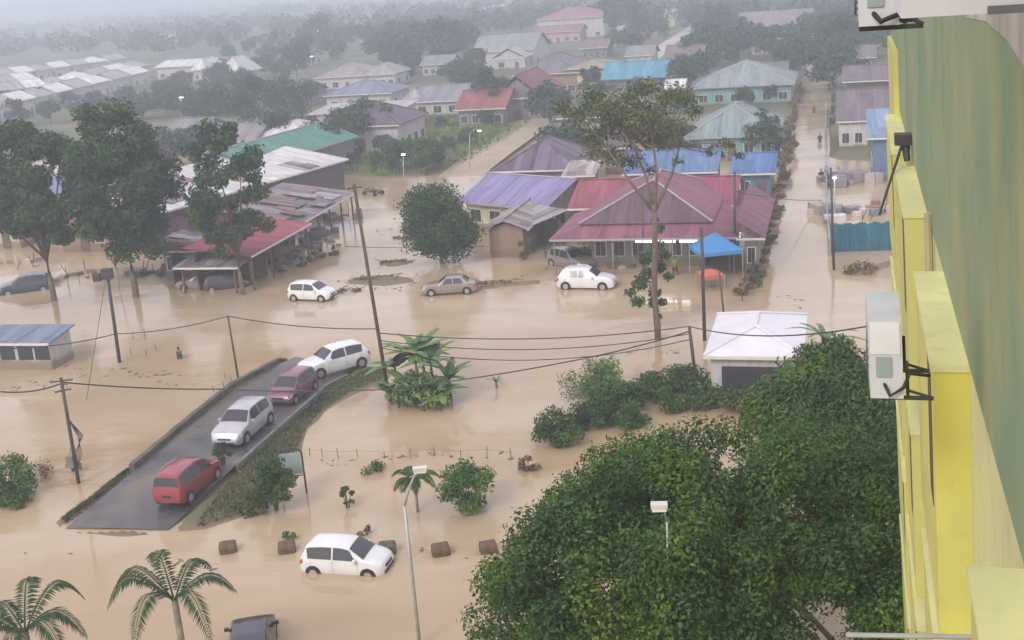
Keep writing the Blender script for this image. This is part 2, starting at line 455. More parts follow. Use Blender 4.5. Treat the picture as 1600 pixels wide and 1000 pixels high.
# stepped boxes below the green wall, floor by floor
spans = [(3.9, 6.85), (10.6, 13.9), (17.1, 21.0), (22.6, 27.8)]
for fl in range(6):
    d0 = 3.62 + 3.25 * fl
    for (a0, a1) in spans:
        l0 = .52
        m = MBW(); bbox(m, a0, a1, l0, .83, d0 + .06, d0 + 2.75); o = m.build('ledge_box', YELW, ap)
        m = MBW(); bbox(m, a0 - .02, a1 + .02, l0 - .02, .83, d0, d0 + .06)
        c = m.build('ledge_top', YELT, ap)
        if a0 > 10 and a0 < 23:
            m = MBW(); bbox(m, a0 + .35, a0 + .85, l0 - .006, l0 + .002, d0 + .15, d0 + 1.55); m.build('window_slot', flat((.10, .075, .05), .7), ap)
# thin recessed fins far end
m = MBW(); bbox(m, 27.2, 31.9, .70, .83, 2.2, 24); m.build('corner_fin', YELW, ap)
m = MBW(); bbox(m, 21.4, 22.3, .70, .83, 3.5, 22); m.build('drain_pier', YELT, ap)
m = MBW(); m.path([Bp(15.6, .76, d) for d in (3.3, 6, 12, 22)], .05, .05, 8); m.build('drain_pipe', flat((.36, .34, .2), .6), ap)
# bare plaster patch top right, just proud of the green wall
pts = [(1508, 27), (1540, 33), (1572, 62), (1600, 104), (1660, 160), (1660, 10), (1508, 10)]
m = MBW(); q = []
for (u, v) in pts:
    s_ = bsolve(u, v, 'l', .796); q.append(Bp(s_.x, s_.y, s_.z))
m.poly(q); m.build('bare_plaster', wallm((.50, .48, .42), .8), ap)
# white slab crossing at the top
_q = bsolve(1408, 29, 'a', 5.4); m = MBW(); bbox(m, 5.4, 6.2, _q.y, 1.2, _q.z - .42, _q.z); m.build('white_ledge', wallm((.62, .62, .66), .3), ap)
m = MBW(); bbox(m, 5.385, 5.4, _q.y + .34, 1.1, _q.z - .03, _q.z + .004); m.build('ledge_crack', flat((.12, .12, .13), .8), ap)

def ac_unit(a0, a1, l0, l1, d0, d1, label, brl, brr):
    r_ = empty('air_conditioner', Bp((a0 + a1) / 2, (l0 + l1) / 2, d1), 0, label, 'air conditioner', 'air conditioners on the apartment block'); off = Vector(r_.location)
    W = wallm((.58, .60, .62), .25)
    m = MBW(); bbox(m, a0, a1, l0, l1, d0, d1); m.build('casing', W, r_, off=off)
    h = d1 - d0
    m = MBW(); bbox(m, a0 - .008, a0 - .001, l0 + .015, l1 - .015, d0 + .02, d0 + h * .43); m.build('end_panel', flat((.68, .70, .73), .4), r_, off=off)
    m = MBW(); bbox(m, a0 - .012, a0 - .001, l0 + .05, l1 - .08, d0 + h * .47, d0 + h * .72); m.build('valve_cover', flat((.28, .36, .36), .5), r_, off=off)
    m = MBW()
    for k in range(9):
        dd = d0 + h * (.08 + .1 * k); bbox(m, a0 + .08, a1 - .08, l0 - .008, l0 - .001, dd, dd + .015)
    m.build('grille', flat((.3, .31, .32), .5), r_, off=off)
    m = MBW(); c = Bp((a0 + a1) / 2, l0 - .004, (d0 + d1) / 2)
    m.tube(c, c - LX * .012, h * .38, h * .38, 24); m.build('fan_guard', flat((.12, .12, .13), .5), r_, off=off)
    m = MBW()
    for a in (a0 + .06, a1 - .1):
        bbox(m, a, a + .03, brl, brr, d1 + .004, d1 + .03); bbox(m, a, a + .03, l1 + .02, l1 + .045, d1 - .28, d1)
        m.tube(Bp(a, brr, d1 + .01), Bp(a, l1 + .03, d1 - .05), .012)
    m.build('bracket', DARKMETAL, r_, off=off)
    m = MBW(); m.path([Bp(a0 + .05, l1 - .16, d0 + h * .75), Bp(a0 - .06, l1 - .10, d0 + h * .93), Bp(a0 - .03, l1 + .0, d0 + h * .84), Bp(a0 + .05, l1 + .05, d0 + h * .7), Bp(a0 + .1, l1 + .2, d0 + h * .75)], .016, .014, 8)
    m.build('pipe', flat((.03, .03, .03), .7), r_, off=off, smooth=True)
    return r_
def lat(u, v, a):
    s_ = bsolve(u, v, 'a', a); return s_.y, s_.z
l0, d1 = lat(1360, 622, 9.0); l1, d0 = lat(1408, 500, 9.0)
ac_unit(9.0, 9.8, l0 + .0, l1, d0, d1, 'white air conditioner on a black bracket halfway down the yellow wall', l0 + .01, l1 + .22)
l0, d1 = lat(1342, 42, 7.2); l1, d0 = lat(1402, -70, 7.2)
ac_unit(7.2, 8.0, l0, l1, d0, d1, 'white air conditioner cut by the top of the view beside the white ledge', l0, l1 + .13)
# floodlight on a slanting arm
r_ = empty('floodlight', Bp(21, .8, 2), 0, 'small black floodlight on a slanting rod fixed to the yellow wall', 'floodlight'); off = Vector(r_.location)
la, da = lat(1412, 218, 21.0); lb, db = lat(1374, 335, 19.5)
m = MBW(); m.tube(Bp(21.0, la, da), Bp(19.5, lb, db), .026, .02, 8); m.tube(Bp(21.0, la, da), Bp(21.1, .8, da + .02), .04); m.build('rod', DARKMETAL, r_, off=off)
m = MBW(); bbox(m, 20.85, 21.15, la - .15, la + .15, da - .10, da + .08); m.tube(Bp(21, la + .02, da), Bp(20.9, la + .04, da + .35), .09, .05, 8); m.build('lamp_head', DARKMETAL, r_, off=off)
# rail at the bottom
la, da = lat(1322, 992, 7.5); lb, db = lat(1408, 992, 7.5)
m = MBW(); m.tube(Bp(7.5, la, da), Bp(7.6, .9, db + .01), .018, .018, 8); o = m.build('drying_pole', GALV, None, off=Vector((0, 0, 0))); tag(o, 'thin grey clothes drying pole sticking out of the yellow wall at the bottom', 'pole')

# ---------------------------------------------------------------- houses
def house(name, label, A, B, depth, ze=3.0, rise=1.8, kind='gx', roof=None, wall=None, oh=.6, nwin=3, nside=2, door=True, cat='house', group=None, front=None, wallh=None, open_=False, skirt=0, zbase=None, az=16, patch=0, cap=None, swap=False, wins=True):
    a = P(A[0], A[1], ze); bb = P(B[0], B[1], ze)
    if az is not None:
        dr = Vector((math.cos(R(az)), -math.sin(R(az)), 0)); q0 = a - CP; k_ = (B[0] - 800) / F
        t_ = (k_ * q0.dot(fwd) - q0.dot(rt)) / (dr.dot(rt) - k_ * dr.dot(fwd)); bb = a + dr * t_
    W = (bb - a).xy.length; ang = math.atan2(bb.y - a.y, bb.x - a.x)
    zb = -.3
    r = empty(name, (a.x, a.y, zb), ang, label, cat, group)
    D = depth; E = ze - zb; th = .09
    ro = [roof, front or roof]
    m = MB()
    sk = skirt
    x0, x1, y0, y1 = 0, W, 0, D
    if sk:  # low verandah roof round the front and both sides
        s = sk * .28
        m.mi = 1 if False else 0
        m.slab([(0, 0, E), (W, 0, E), (W - sk, sk, E + s), (sk, sk, E + s)], th)
        m.slab([(W, 0, E), (W, D, E), (W - sk, D, E + s), (W - sk, sk, E + s)], th)
        m.slab([(0, D, E), (0, 0, E), (sk, sk, E + s), (sk, D, E + s)], th)
        x0, x1, y0, E2 = sk - .15, W - sk + .15, sk - .15, E + s + .12
    else: E2 = E
    w2, d2 = x1 - x0, y1 - y0; T = E2 + rise
    fr = 1
    if kind == 'gx':
        ym = (y0 + y1) / 2
        m.mi = fr; m.slab([(x0, y0, E2), (x1, y0, E2), (x1, ym, T), (x0, ym, T)], th); m.mi = 0
        m.slab([(x1, y1, E2), (x0, y1, E2), (x0, ym, T), (x1, ym, T)], th)
        rid = [((x0, ym, T), (x1, ym, T))]
    elif kind == 'gy':
        xm = (x0 + x1) / 2
        m.mi = fr; m.slab([(x0, y1, E2), (x0, y0, E2), (xm, y0, T), (xm, y1, T)], th); m.mi = 0
        m.slab([(x1, y0, E2), (x1, y1, E2), (xm, y1, T), (xm, y0, T)], th)
        rid = [((xm, y0, T), (xm, y1, T))]
    elif kind == 'shed':
        m.slab([(x0, y0, E2), (x1, y0, E2), (x1, y1, T), (x0, y1, T)], th); rid = []
    elif kind == 'shedx':
        m.slab([(x0, y0, T), (x1, y0, E2), (x1, y1, E2), (x0, y1, T)], th); rid = []
    else:
        k = min(w2, d2) / 2 * (1 if kind == 'hip' else .8)
        if w2 >= d2: ra, rb = (x0 + k, (y0 + y1) / 2, T), (x1 - k, (y0 + y1) / 2, T)
        else: ra, rb = ((x0 + x1) / 2, y0 + k, T), ((x0 + x1) / 2, y1 - k, T)
        c00, c10, c11, c01 = (x0, y0, E2), (x1, y0, E2), (x1, y1, E2), (x0, y1, E2)
        if w2 >= d2:
            F_ = [[c00, c10, rb, ra], [c10, c11, rb], [c11, c01, ra, rb], [c01, c00, ra]]
        else:
            F_ = [[c00, c10, ra], [c10, c11, rb, ra], [c11, c01, rb], [c01, c00, ra, rb]]
        for i_, q_ in enumerate(F_): m.mi = fr if i_ == 0 else 0; m.slab(q_, th)
        rid = [(ra, rb), (c00, ra), (c01, ra if w2 >= d2 else rb), (c10, rb if w2 >= d2 else ra), (c11, rb)]
    rf = m.build('roof', ro, r)
    if patch and kind == 'shed':
        g_ = random.Random(len(label) * 7 + patch)
        for i_ in range(patch):
            w_, l_ = g_.uniform(1.2, 3.4), g_.uniform(1.5, min(4.5, d2 * .6)); xx, yy = g_.uniform(x0, x1 - w_), g_.uniform(y0, y1 - l_)
            zf_ = lambda y: E2 + (T - E2) * (y - y0) / d2 + .035 + .012 * i_
            pm_ = MB(); sk_ = g_.uniform(-.15, .15)
            pm_.slab([(xx, yy, zf_(yy)), (xx + w_, yy + sk_, zf_(yy + sk_)), (xx + w_ - sk_, yy + l_, zf_(yy + l_)), (xx - sk_, yy + l_ - sk_, zf_(yy + l_ - sk_))], .025)
            pm_.build('patch_sheet', roofm(g_.choice([(.40, .38, .42), (.26, .22, .22), (.46, .46, .50), (.32, .20, .18), (.22, .24, .28)]), .35), rf)
    if rid:
        mm_ = MB()
        for p, q_ in rid: mm_.tube(Vector(p) + Vector((0, 0, .05)), Vector(q_) + Vector((0, 0, .05)), .08, .08, 6)
        mm_.build('ridge_cap', cap or roof, rf)
    # walls
    m = MB(); ox = oh; wx0, wx1, wy0, wy1 = oh + sk, W - oh - sk, oh + sk, D - oh
    h = E2 - .12
    def at_h(x, y):
        if kind == 'shed': return E2 + (T - E2) * (y - y0) / d2 - .14
        if kind == 'shedx': return T + (E2 - T) * (x - x0) / w2 - .14
        return h
    if not open_:
        zs = [at_h(wx0, wy0), at_h(wx1, wy0), at_h(wx1, wy1), at_h(wx0, wy1)]
        vs_ = [(wx0, wy0, 0), (wx1, wy0, 0), (wx1, wy1, 0), (wx0, wy1, 0)] + [(x, y, z) for (x, y), z in zip([(wx0, wy0), (wx1, wy0), (wx1, wy1), (wx0, wy1)], zs)]
        m.add(vs_, [(0, 1, 5, 4), (1, 2, 6, 5), (2, 3, 7, 6), (3, 0, 4, 7), (4, 5, 6, 7)])
        if kind == 'gx':
            for x in (wx0, wx1 - .12):
                m.slab([(x + .12, wy0, h), (x + .12, wy1, h), (x + .12, (wy0 + wy1) / 2, h + rise * (1 - oh / (d2 / 2)) - .05)], .12)
        if kind == 'gy':
            for y in (wy0, wy1 - .12):
                m.slab([(wx0, y, h), (wx1, y, h), ((wx0 + wx1) / 2, y, h + rise * (1 - oh / (w2 / 2)) - .05)], .12)
        m.build('wall', wall, r)
    else:
        m.box((W / 2, D - oh, h / 2), (W - 2 * oh, .12, h)); m.build('wall', wall, r)
        nx = max(2, int(W / 3.2) + 1)
        for i in range(nx):
            x = oh + (W - 2 * oh) * i / (nx - 1)
            p = MB(); p.box((x, oh * .6, at_h(x, oh) / 2), (.14, .14, at_h(x, oh))); p.build('post', WOOD, r)
    if sk:
        for i in range(max(2, int(W / 3))):
            x = .3 + (W - .6) * i / (max(2, int(W / 3)) - 1)
            p = MB(); p.box((x, .3, E / 2 - .05), (.12, .12, E - .1)); p.build('post', STEEL, r)
    # openings
    if wins and not open_:
        base = .95 + .3; wh = min(1.15, h - base - .35)
        L = wx1 - wx0
        nn = nwin + (1 if door else 0)
        for i in range(nn):
            x = wx0 + L * (i + .5) / nn; ww = min(1.5, L / nn * .55)
            if door and i == nn // 2:
                p = MB(); p.box((x, wy0 - .02, 1.3), (.95, .06, 2.1)); p.build('door', WOOD, r)
            else:
                p = MB(); p.box((x, wy0 - .02, base + wh / 2), (ww + .16, .07, wh + .16)); fo = p.build('window', FRAME, r)
                p = MB(); p.box((x - ww * .25, wy0 - .05, base + wh / 2), (ww * .46, .04, wh)); p.box((x + ww * .25, wy0 - .05, base + wh / 2), (ww * .46, .04, wh)); p.build('pane', DARKW, fo)
        L = wy1 - wy0
        for sx_, xx in ((-1, wx0), (1, wx1)):
            for i in range(nside):
                y = wy0 + L * (i + .5) / max(1, nside); ww = min(1.4, L / max(1, nside) * .5)
                p = MB(); p.box((xx + sx_ * .02, y, base + wh / 2), (.07, ww + .16, wh + .16)); fo = p.build('window', FRAME, r)
                p = MB(); p.box((xx + sx_ * .05, y - ww * .25, base + wh / 2), (.04, ww * .46, wh)); p.box((xx + sx_ * .05, y + ww * .25, base + wh / 2), (.04, ww * .46, wh)); p.build('pane', DARKW, fo)
    # fascia / gutter under the front eave
    m = MB(); m.box((W / 2, -.03, E - .10), (W, .06, .16))
    m.build('gutter', cap or TRIM, r)
    return r
PINK = (.40, .12, .16); MAUVE = (.20, .14, .18); PURP = (.27, .22, .36); TEAL = (.13, .33, .28); WH = (.85, .85, .87)
GRN = (.30, .40, .40); BLUE = (.16, .27, .50); GREY = (.24, .24, .26); TIN = (.36, .34, .36); RED = (.34, .08, .10)
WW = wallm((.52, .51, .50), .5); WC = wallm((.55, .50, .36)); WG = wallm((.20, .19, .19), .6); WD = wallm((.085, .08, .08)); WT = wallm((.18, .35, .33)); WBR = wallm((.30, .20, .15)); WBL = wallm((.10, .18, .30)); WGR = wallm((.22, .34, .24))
LCAP = flat((.36, .33, .37), .6)
# near and middle
house('shop_house', 'big house with faded pink and purple hipped roof and lit verandah behind the white car', (858, 374), (1152, 368), 17.5, 3.0, 2.5, 'hip', roofm((.34, .13, .19), .2), wallm((.20, .25, .24)), nwin=5, skirt=2.2, front=roofm((.19, .11, .15), .27), cap=LCAP)
house('shop_annex', 'long low annex with pink roof running back beside the flooded street', (1150, 372), (1196, 352), 15, 3.0, 1.4, 'shedx', roofm((.32, .13, .20), .1), WG, nwin=1, nside=3, door=False)
house('shop_wing', 'back wing with plain pink roof behind the big hipped roof', (886, 326), (1150, 318), 11, 3.4, 1.5, 'gx', roofm((.40, .11, .16), .15), WG, nwin=0, door=False, nside=1)
house('violet_house', 'house with clean violet roof behind the round tree', (714, 314), (852, 327), 9.5, 2.9, 1.9, 'gx', roofm((.33, .30, .56), .1), WC, nwin=3, cap=LCAP, az=None)
house('tin_lean_to', 'rusty grey tin lean-to with a white eave in front of the violet house', (762, 345), (822, 356), 5.0, 2.5, .7, 'shed', roofm(TIN, .35), WG, nwin=2, open_=True, cap=flat((.75, .75, .76), .5), cat='shed', az=None)
house('tin_shed', 'narrow grey tin shed with timber sides between the violet and pink roofs', (824, 358), (888, 302), 4.2, 2.6, .8, 'gx', roofm((.38, .35, .34), .4), WBR, nwin=4, door=False, nside=0, cat='shed', az=None, wins=False)
house('dark_purple_house', 'house with dark purple weathered roof uphill of the violet one', (770, 268), (905, 278), 12, 3.2, 2.6, 'hip', roofm((.19, .15, .22), .3), WG, nwin=3)
house('small_tin_porch', 'small stacked grey tin roofs beside the dark purple roof', (876, 275), (930, 274), 5, 3.2, .8, 'shed', roofm((.45, .42, .42), .4), WG, nwin=1, open_=True, cat='shed')
house('cream_garage', 'small cream gable garage with a dark open front', (873, 210), (930, 212), 6, 2.8, 1.3, 'gy', roofm((.50, .45, .36), .25), WC, nwin=0, door=False, open_=True, cat='garage')
house('blue_roof_house', 'long house with bright blue roof behind the big pink roof', (972, 272), (1122, 266), 9, 3.0, 1.6, 'gx', roofm(BLUE, .08), WG, nwin=4)
house('blue_roof_annex', 'small blue roofed annex at the edge of the flooded street', (1140, 272), (1212, 268), 9, 3.0, 1.3, 'gx', roofm((.13, .25, .52), .05), WBL, nwin=1)
house('teal_hip_house', 'house with pale teal hipped roof beside the flooded street', (1068, 216), (1218, 212), 15, 3.0, 3.0, 'hip', roofm(GRN, .12), WT, nwin=4, cap=LCAP)
house('grey_green_house', 'wide house with grey green hipped roof and green wall farther up the flooded street', (1080, 138), (1242, 132), 19, 3.4, 3.2, 'hip', roofm((.33, .40, .42), .08), WT, nwin=5, cap=LCAP)
house('cyan_roof_house', 'house with striped bright cyan roof behind the bare topped tree', (938, 125), (1042, 140), 11, 3.8, 2.6, 'gx', roofm((.14, .42, .58), .0), WG, nwin=3, front=roofm((.13, .40, .55), .05), cap=flat((.06, .2, .25), .5))
house('grey_slab_house', 'broad grey tin roof below the cyan roof', (868, 185), (1010, 182), 15, 3.2, 2.6, 'gy', roofm((.25, .22, .25), .35), WD, nwin=3)
house('white_gable', 'small white gable roof at the end of the cyan roof', (1036, 140), (1070, 138), 7, 3.4, 1.2, 'gx', roofm(WH, .0), WW, nwin=1, door=False)
# left cluster
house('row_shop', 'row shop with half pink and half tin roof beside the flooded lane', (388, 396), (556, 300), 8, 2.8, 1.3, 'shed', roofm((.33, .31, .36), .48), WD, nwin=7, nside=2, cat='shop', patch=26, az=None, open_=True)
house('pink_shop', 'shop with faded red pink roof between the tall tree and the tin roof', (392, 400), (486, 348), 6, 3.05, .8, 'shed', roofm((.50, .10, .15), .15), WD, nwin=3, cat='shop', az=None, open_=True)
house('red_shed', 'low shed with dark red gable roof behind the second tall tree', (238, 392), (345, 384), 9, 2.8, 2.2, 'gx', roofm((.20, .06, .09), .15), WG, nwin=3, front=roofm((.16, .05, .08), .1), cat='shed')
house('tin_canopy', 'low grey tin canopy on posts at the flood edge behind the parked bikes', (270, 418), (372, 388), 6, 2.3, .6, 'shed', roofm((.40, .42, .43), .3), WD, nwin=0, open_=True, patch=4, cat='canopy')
house('brown_shed', 'small brown roofed shed between the two tall trees', (78, 356), (168, 338), 7, 2.6, 1.2, 'gx', roofm((.34, .17, .12), .35), WBR, nwin=2, cat='shed')
house('blue_shed', 'small pale blue roofed shed at the left edge behind the tall tree', (-30, 352), (28, 346), 8, 2.6, 1.2, 'gx', roofm((.25, .38, .58), .1), WC, nwin=2, cat='shed')
house('lilac_house', 'house with pale lilac blue roof seen between the two tall trees', (58, 306), (130, 300), 9, 3, 1.6, 'gx', roofm((.30, .34, .58), .1), WW, nwin=2)
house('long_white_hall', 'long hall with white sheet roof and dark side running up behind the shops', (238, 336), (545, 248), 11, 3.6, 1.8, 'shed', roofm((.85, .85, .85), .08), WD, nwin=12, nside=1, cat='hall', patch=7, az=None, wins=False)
house('teal_roof_hall', 'hall with bright teal green roof above the long white hall', (400, 262), (560, 212), 10, 4.2, 2.0, 'gx', roofm(TEAL, .0), WG, nwin=5, front=roofm((.12, .34, .28), .0), cat='hall', cap=LCAP, az=None)
house('white_tent_hall', 'low white roofed building at the left end of the teal roof', (400, 214), (478, 208), 10, 3.4, 1.6, 'hip', roofm(WH, .05), WG, nwin=3)
house('diamond_house', 'house with dark purple diamond shaped hip roof and white walls', (498, 200), (624, 188), 13, 4.2, 2.8, 'hip', roofm((.17, .13, .19), .1), WW, nwin=4, nside=4)
house('white_flat_house', 'pale flat roofed building behind the dark diamond roof', (482, 178), (628, 172), 9, 4.0, .6, 'shed', roofm((.58, .55, .56), .05), WW, nwin=3)
house('slate_blue_house', 'house with slate blue roof above the pale flat roof', (503, 150), (612, 146), 12, 3.4, 2.0, 'hip', roofm((.27, .30, .42), .05), WW, nwin=3)
house('grey_pink_house', 'house with grey pink hip roof at the wood edge', (490, 122), (572, 119), 16, 3.4, 2.6, 'hip', roofm((.40, .34, .36), .05), WW, nwin=3)
house('white_hip_house', 'white walled house with grey hip roof right of the grey pink one', (562, 118), (618, 114), 12, 3.4, 2.2, 'hip', roofm((.42, .42, .42), .05), WW, nwin=3)
house('field_house', 'white house with grey roof and dark windows at the top of the green field', (640, 160), (722, 154), 13, 3.0, 2.2, 'gx', roofm((.30, .31, .37), .05), WW, nwin=3, door=False)
house('field_house_porch', 'small grey hipped porch building left of the white field house', (622, 160), (662, 158), 8, 3.0, 2.0, 'hip', roofm((.45, .46, .48), .05), WBR, nwin=1)
house('red_lane_house', 'low house with dull red roof at the bend of the muddy lane', (708, 172), (790, 160), 12, 3.2, 2.4, 'gx', roofm((.36, .13, .13), .1), WG, nwin=3)
house('crimson_house', 'steep crimson roofed house above the muddy lane', (765, 155), (850, 172), 16, 4.0, 3.6, 'gy', roofm((.30, .10, .14), .15), WG, nwin=2, front=roofm((.34, .16, .22), .1))
house('grey_barn', 'large dull grey roof behind the crimson roof', (800, 118), (905, 122), 20, 4.5, 3.0, 'hip', roofm((.24, .22, .25), .1), WBR, nwin=4)
house('cream_villa', 'cream house with pillars between the grey roof and the cyan roof', (880, 108), (960, 105), 12, 5.2, 1.2, 'hip', roofm((.42, .36, .30), .15), wallm((.62, .56, .34)), nwin=5)
house('teal_top_house', 'white walled house with grey and teal roof left of the pink villa', (735, 82), (835, 78), 20, 4.6, 3.6, 'gx', roofm((.34, .38, .38), .0), WW, nwin=3)
house('white_porch_house', 'small white gabled porch in front of the teal topped house', (766, 92), (822, 90), 8, 3.2, 2.4, 'gy', roofm((.60, .58, .58), .0), WW, nwin=1)
house('pink_villa', 'two storey villa with pink roof near the top of the view', (836, 32), (945, 27), 20, 7.2, 3.5, 'hip', roofm((.42, .20, .24), .0), WW, nwin=4)
house('pink_villa_wing', 'low pink banded wing in front of the two storey villa', (834, 52), (908, 50), 12, 4.0, 1.8, 'gx', roofm((.38, .18, .22), .0), wallm((.50, .34, .34)), nwin=4)
house('yellow_cottage', 'pale yellow cottage with two dark windows beside the far lane', (992, 30), (1056, 26), 16, 4.0, 2.6, 'gx', roofm((.42, .32, .34), .0), wallm((.66, .60, .36)), nwin=2, door=False)
house('brown_lane_house', 'long dull brown roof along the far lane', (1036, 92), (1100, 72), 12, 3.4, 2.4, 'gx', roofm((.26, .19, .21), .05), WG, nwin=2)
house('red_hut', 'tiny red roofed hut behind the white gable end', (1042, 112), (1066, 111), 5, 3, 1, 'gx', roofm((.45, .16, .15), .0), WG, nwin=1)
house('long_mauve_house', 'long low mauve grey roof at the top of the view above the pink gables', (1150, 42), (1270, 30), 26, 4.6, 3.2, 'gx', roofm((.32, .28, .32), .0), WG, nwin=5)
house('pink_gable_house', 'house with stacked pink gables at the top of the flooded street', (1170, 62), (1236, 56), 12, 4.2, 2.8, 'hip', roofm((.45, .22, .26), .0), wallm((.60, .38, .38)), nwin=2)
house('white_long_roof', 'long white roofed building cut by the top of the view', (747, 14), (816, 6), 20, 5, 1.0, 'shed', roofm(WH, .0), WW, nwin=3)
# right of the street
house('mauve_row_upper', 'upper dark mauve roof right of the flooded street', (1316, 128), (1420, 104), 9, 3.4, 2.0, 'gx', roofm((.22, .19, .22), .1), WD, nwin=4)
house('mauve_row_house', 'lower dark mauve roof over a white wall with windows right of the flooded street', (1306, 190), (1420, 180), 13, 3.6, 3.0, 'gx', roofm((.23, .19, .23), .1), WW, nwin=4, oh=.4)
house('blue_panel_house', 'tall building clad in pale and dark blue panels beside the yellow block', (1355, 216), (1420, 214), 8, 4.6, 2.0, 'shed', roofm((.28, .40, .60), .0), WBL, nwin=0, door=False)
# near sheds
house('white_shed', 'white roofed shed with a wide dark opening among the bushes', (1099, 556), (1256, 556), 8.0, 2.6, .9, 'hip', paint((.66, .65, .70), .45, .05, .8), WW, nwin=0, door=False, nside=0, cat='shed', oh=.35)
house('blue_kiosk', 'long low kiosk with slate blue roof at the left edge of the flood', (-60, 536), (76, 536), 3.2, 2.0, .35, 'shed', roofm((.27, .33, .46), .05), wallm((.45, .46, .46)), nwin=0, door=False, nside=0, cat='kiosk', oh=.3, az=None)

# far_infill: more roofs packed into the haze
INF = [((655,102),(705,98),10,'grey roofed house below the wood at the top of the green slope',(.30,.30,.33),'gx'),
 ((860,48),(905,46),0,'',None,''),
 ((975,88),(1022,84),11,'low grey roofed house beside the cyan roof',(.33,.32,.34),'gx'),
 ((905,76),(950,74),11,'dull brown roofed house below the white villa wall',(.26,.20,.19),'gx'),
 ((960,52),(1000,49),11,'tiny tin roofed house left of the yellow cottage',(.38,.36,.38),'gx'),
 ((1075,36),(1130,32),13,'pale grey roof above the far lane',(.42,.41,.44),'gx'),
 ((1105,62),(1150,60),12,'mauve roof left of the pink gables',(.30,.24,.29),'hip'),
 ((1245,58),(1285,56),13,'small dark roof at the top right of the flooded street',(.20,.19,.22),'hip'),
 ((1310,92),(1370,88),12,'brownish roof among the trees right of the street end',(.25,.21,.22),'gx'),
 ((1325,64),(1375,60),12,'grey roof in the haze behind the trees right of the street end',(.32,.31,.34),'gx'),
 ((420,150),(478,147),12,'teal tinted low roof in the haze left of the slate blue roof',(.18,.30,.32),'gx'),
 ((335,222),(398,218),11,'dull tin roof between the dark trees and the teal hall',(.32,.31,.32),'gx'),
 ((250,212),(312,207),11,'grey roof behind the tallest dark tree',(.30,.29,.31),'gx'),
 ((300,262),(372,256),10,'pale tin roof behind the loose dark tree',(.42,.41,.42),'gx'),
 ((150,262),(215,258),10,'grey mauve roof seen through the tallest dark tree',(.28,.25,.29),'gx'),
 ((632,84),(668,82),10,'small white roof in the haze above the green slope',(.60,.60,.62),'hip'),
 ((560,62),(600,60),12,'faint pale roof in the wood behind the grey pink roofs',(.50,.50,.52),'hip'),
 ((440,92),(482,90),12,'faint grey roof in the wood left of the lamp',(.42,.42,.45),'gx'),
 ((250,62),(300,59),14,'faint pale roof far above the terraces',(.62,.62,.66),'gx'),
 ((330,55),(372,52),14,'faint pale roof far right above the terraces',(.62,.62,.66),'gx'),
 ((120,62),(170,59),14,'faint pale roof in the far haze above the left terraces',(.60,.60,.64),'gx'),
 ((660,40),(720,37),16,'faint long roof in the far haze left of the teal topped house',(.52,.52,.55),'gx'),
 ((1180,118),(1232,114),8,'dark shed roof behind the ridge of the grey green house',(.2,.19,.2),'gx'),
 ((845,228),(880,226),6,'little dark tin roof beside the cream garage',(.22,.2,.22),'shed'),
 ((935,232),(985,230),6,'dark brown roof behind the tall thin tree',(.18,.14,.15),'gx'),
]
for A_, B_, dp, lab, c_, kd in INF:
    if c_ is None: continue
    house('small_house' if dp < 12 else 'house', lab, A_, B_, dp, 3.2, 1.9, kd, roofm(c_, .15), WW if sum(c_) > .85 else WG, nwin=3)
# ---------------------------------------------------------------- vegetation
def leaf_np(clumps, n, size, seed, asp=.5, flatb=.0, droop=0.0, shell=.45):
    """clumps: list of (x,y,z,rx,rz); n leaves in total; kite-shaped leaf faces"""
    g = np.random.default_rng(seed)
    c = np.array(clumps, float)
    wgt = c[:, 3] ** 2; wgt /= wgt.sum()
    k = g.choice(len(c), n, p=wgt)
    d = g.normal(size=(n, 3)); d /= np.linalg.norm(d, axis=1, keepdims=True)
    rad = (g.random(n) ** shell)[:, None]
    rad = np.where(g.random((n, 1)) < .06, rad * 1.22, rad)
    p = c[k, :3] + d * rad * np.stack([c[k, 3], c[k, 3], c[k, 4]], 1)
    nn = d + g.normal(size=(n, 3)) * .75 + np.array([0, 0, .35]); nn /= np.linalg.norm(nn, axis=1, keepdims=True)
    t = g.normal(size=(n, 3)); t[:, 2] -= droop
    t -= nn * (t * nn).sum(1, keepdims=True); t /= np.linalg.norm(t, axis=1, keepdims=True) + 1e-9
    b = np.cross(nn, t); s = size * (.55 + .9 * g.random((n, 1)))
    a = s * asp * .5
    v = np.stack([p - t * s * .5, p + b * a - t * s * .05, p + t * s * .5, p - b * a - t * s * .05], 1).reshape(-1, 3)
    return v, np.arange(4 * n).reshape(n, 4)
def limbs(m, base, tips, r0, fork, seed):
    """trunk from base to fork point, then limbs to the tips"""
    g = random.Random(seed); base = Vector(base); fork = Vector(fork)
    mid = base.lerp(fork, .5) + Vector((g.uniform(-.15, .15), g.uniform(-.15, .15), 0))
    m.path([base - Vector((0, 0, .6)), base, mid, fork], r0, r0 * .62, 9)
    for t in tips:
        t = Vector(t); q = fork.lerp(t, .5) + Vector((g.uniform(-.3, .3), g.uniform(-.3, .3), g.uniform(-.1, .3)))
        m.path([fork - Vector((0, 0, .2)), q, t], r0 * .42, r0 * .08, 6)
def crown_clumps(R_, Rz, zc, K, seed, cr=.36, low=-.9, ax=0, ay=0):
    g = random.Random(seed); out = []
    for i in range(K):
        while True:
            x, y, z = g.uniform(-1, 1), g.uniform(-1, 1), g.uniform(low, 1)
            q = x * x + y * y + z * z
            if .25 < q < 1: break
        k = g.uniform(.7, 1.25) * cr
        out.append((x * R_ * (1 - cr * .5) + ax * z, y * R_ * (1 - cr * .5) + ay * z, zc + z * Rz * (1 - cr * .4), k * R_, k * R_ * .75))
    return out
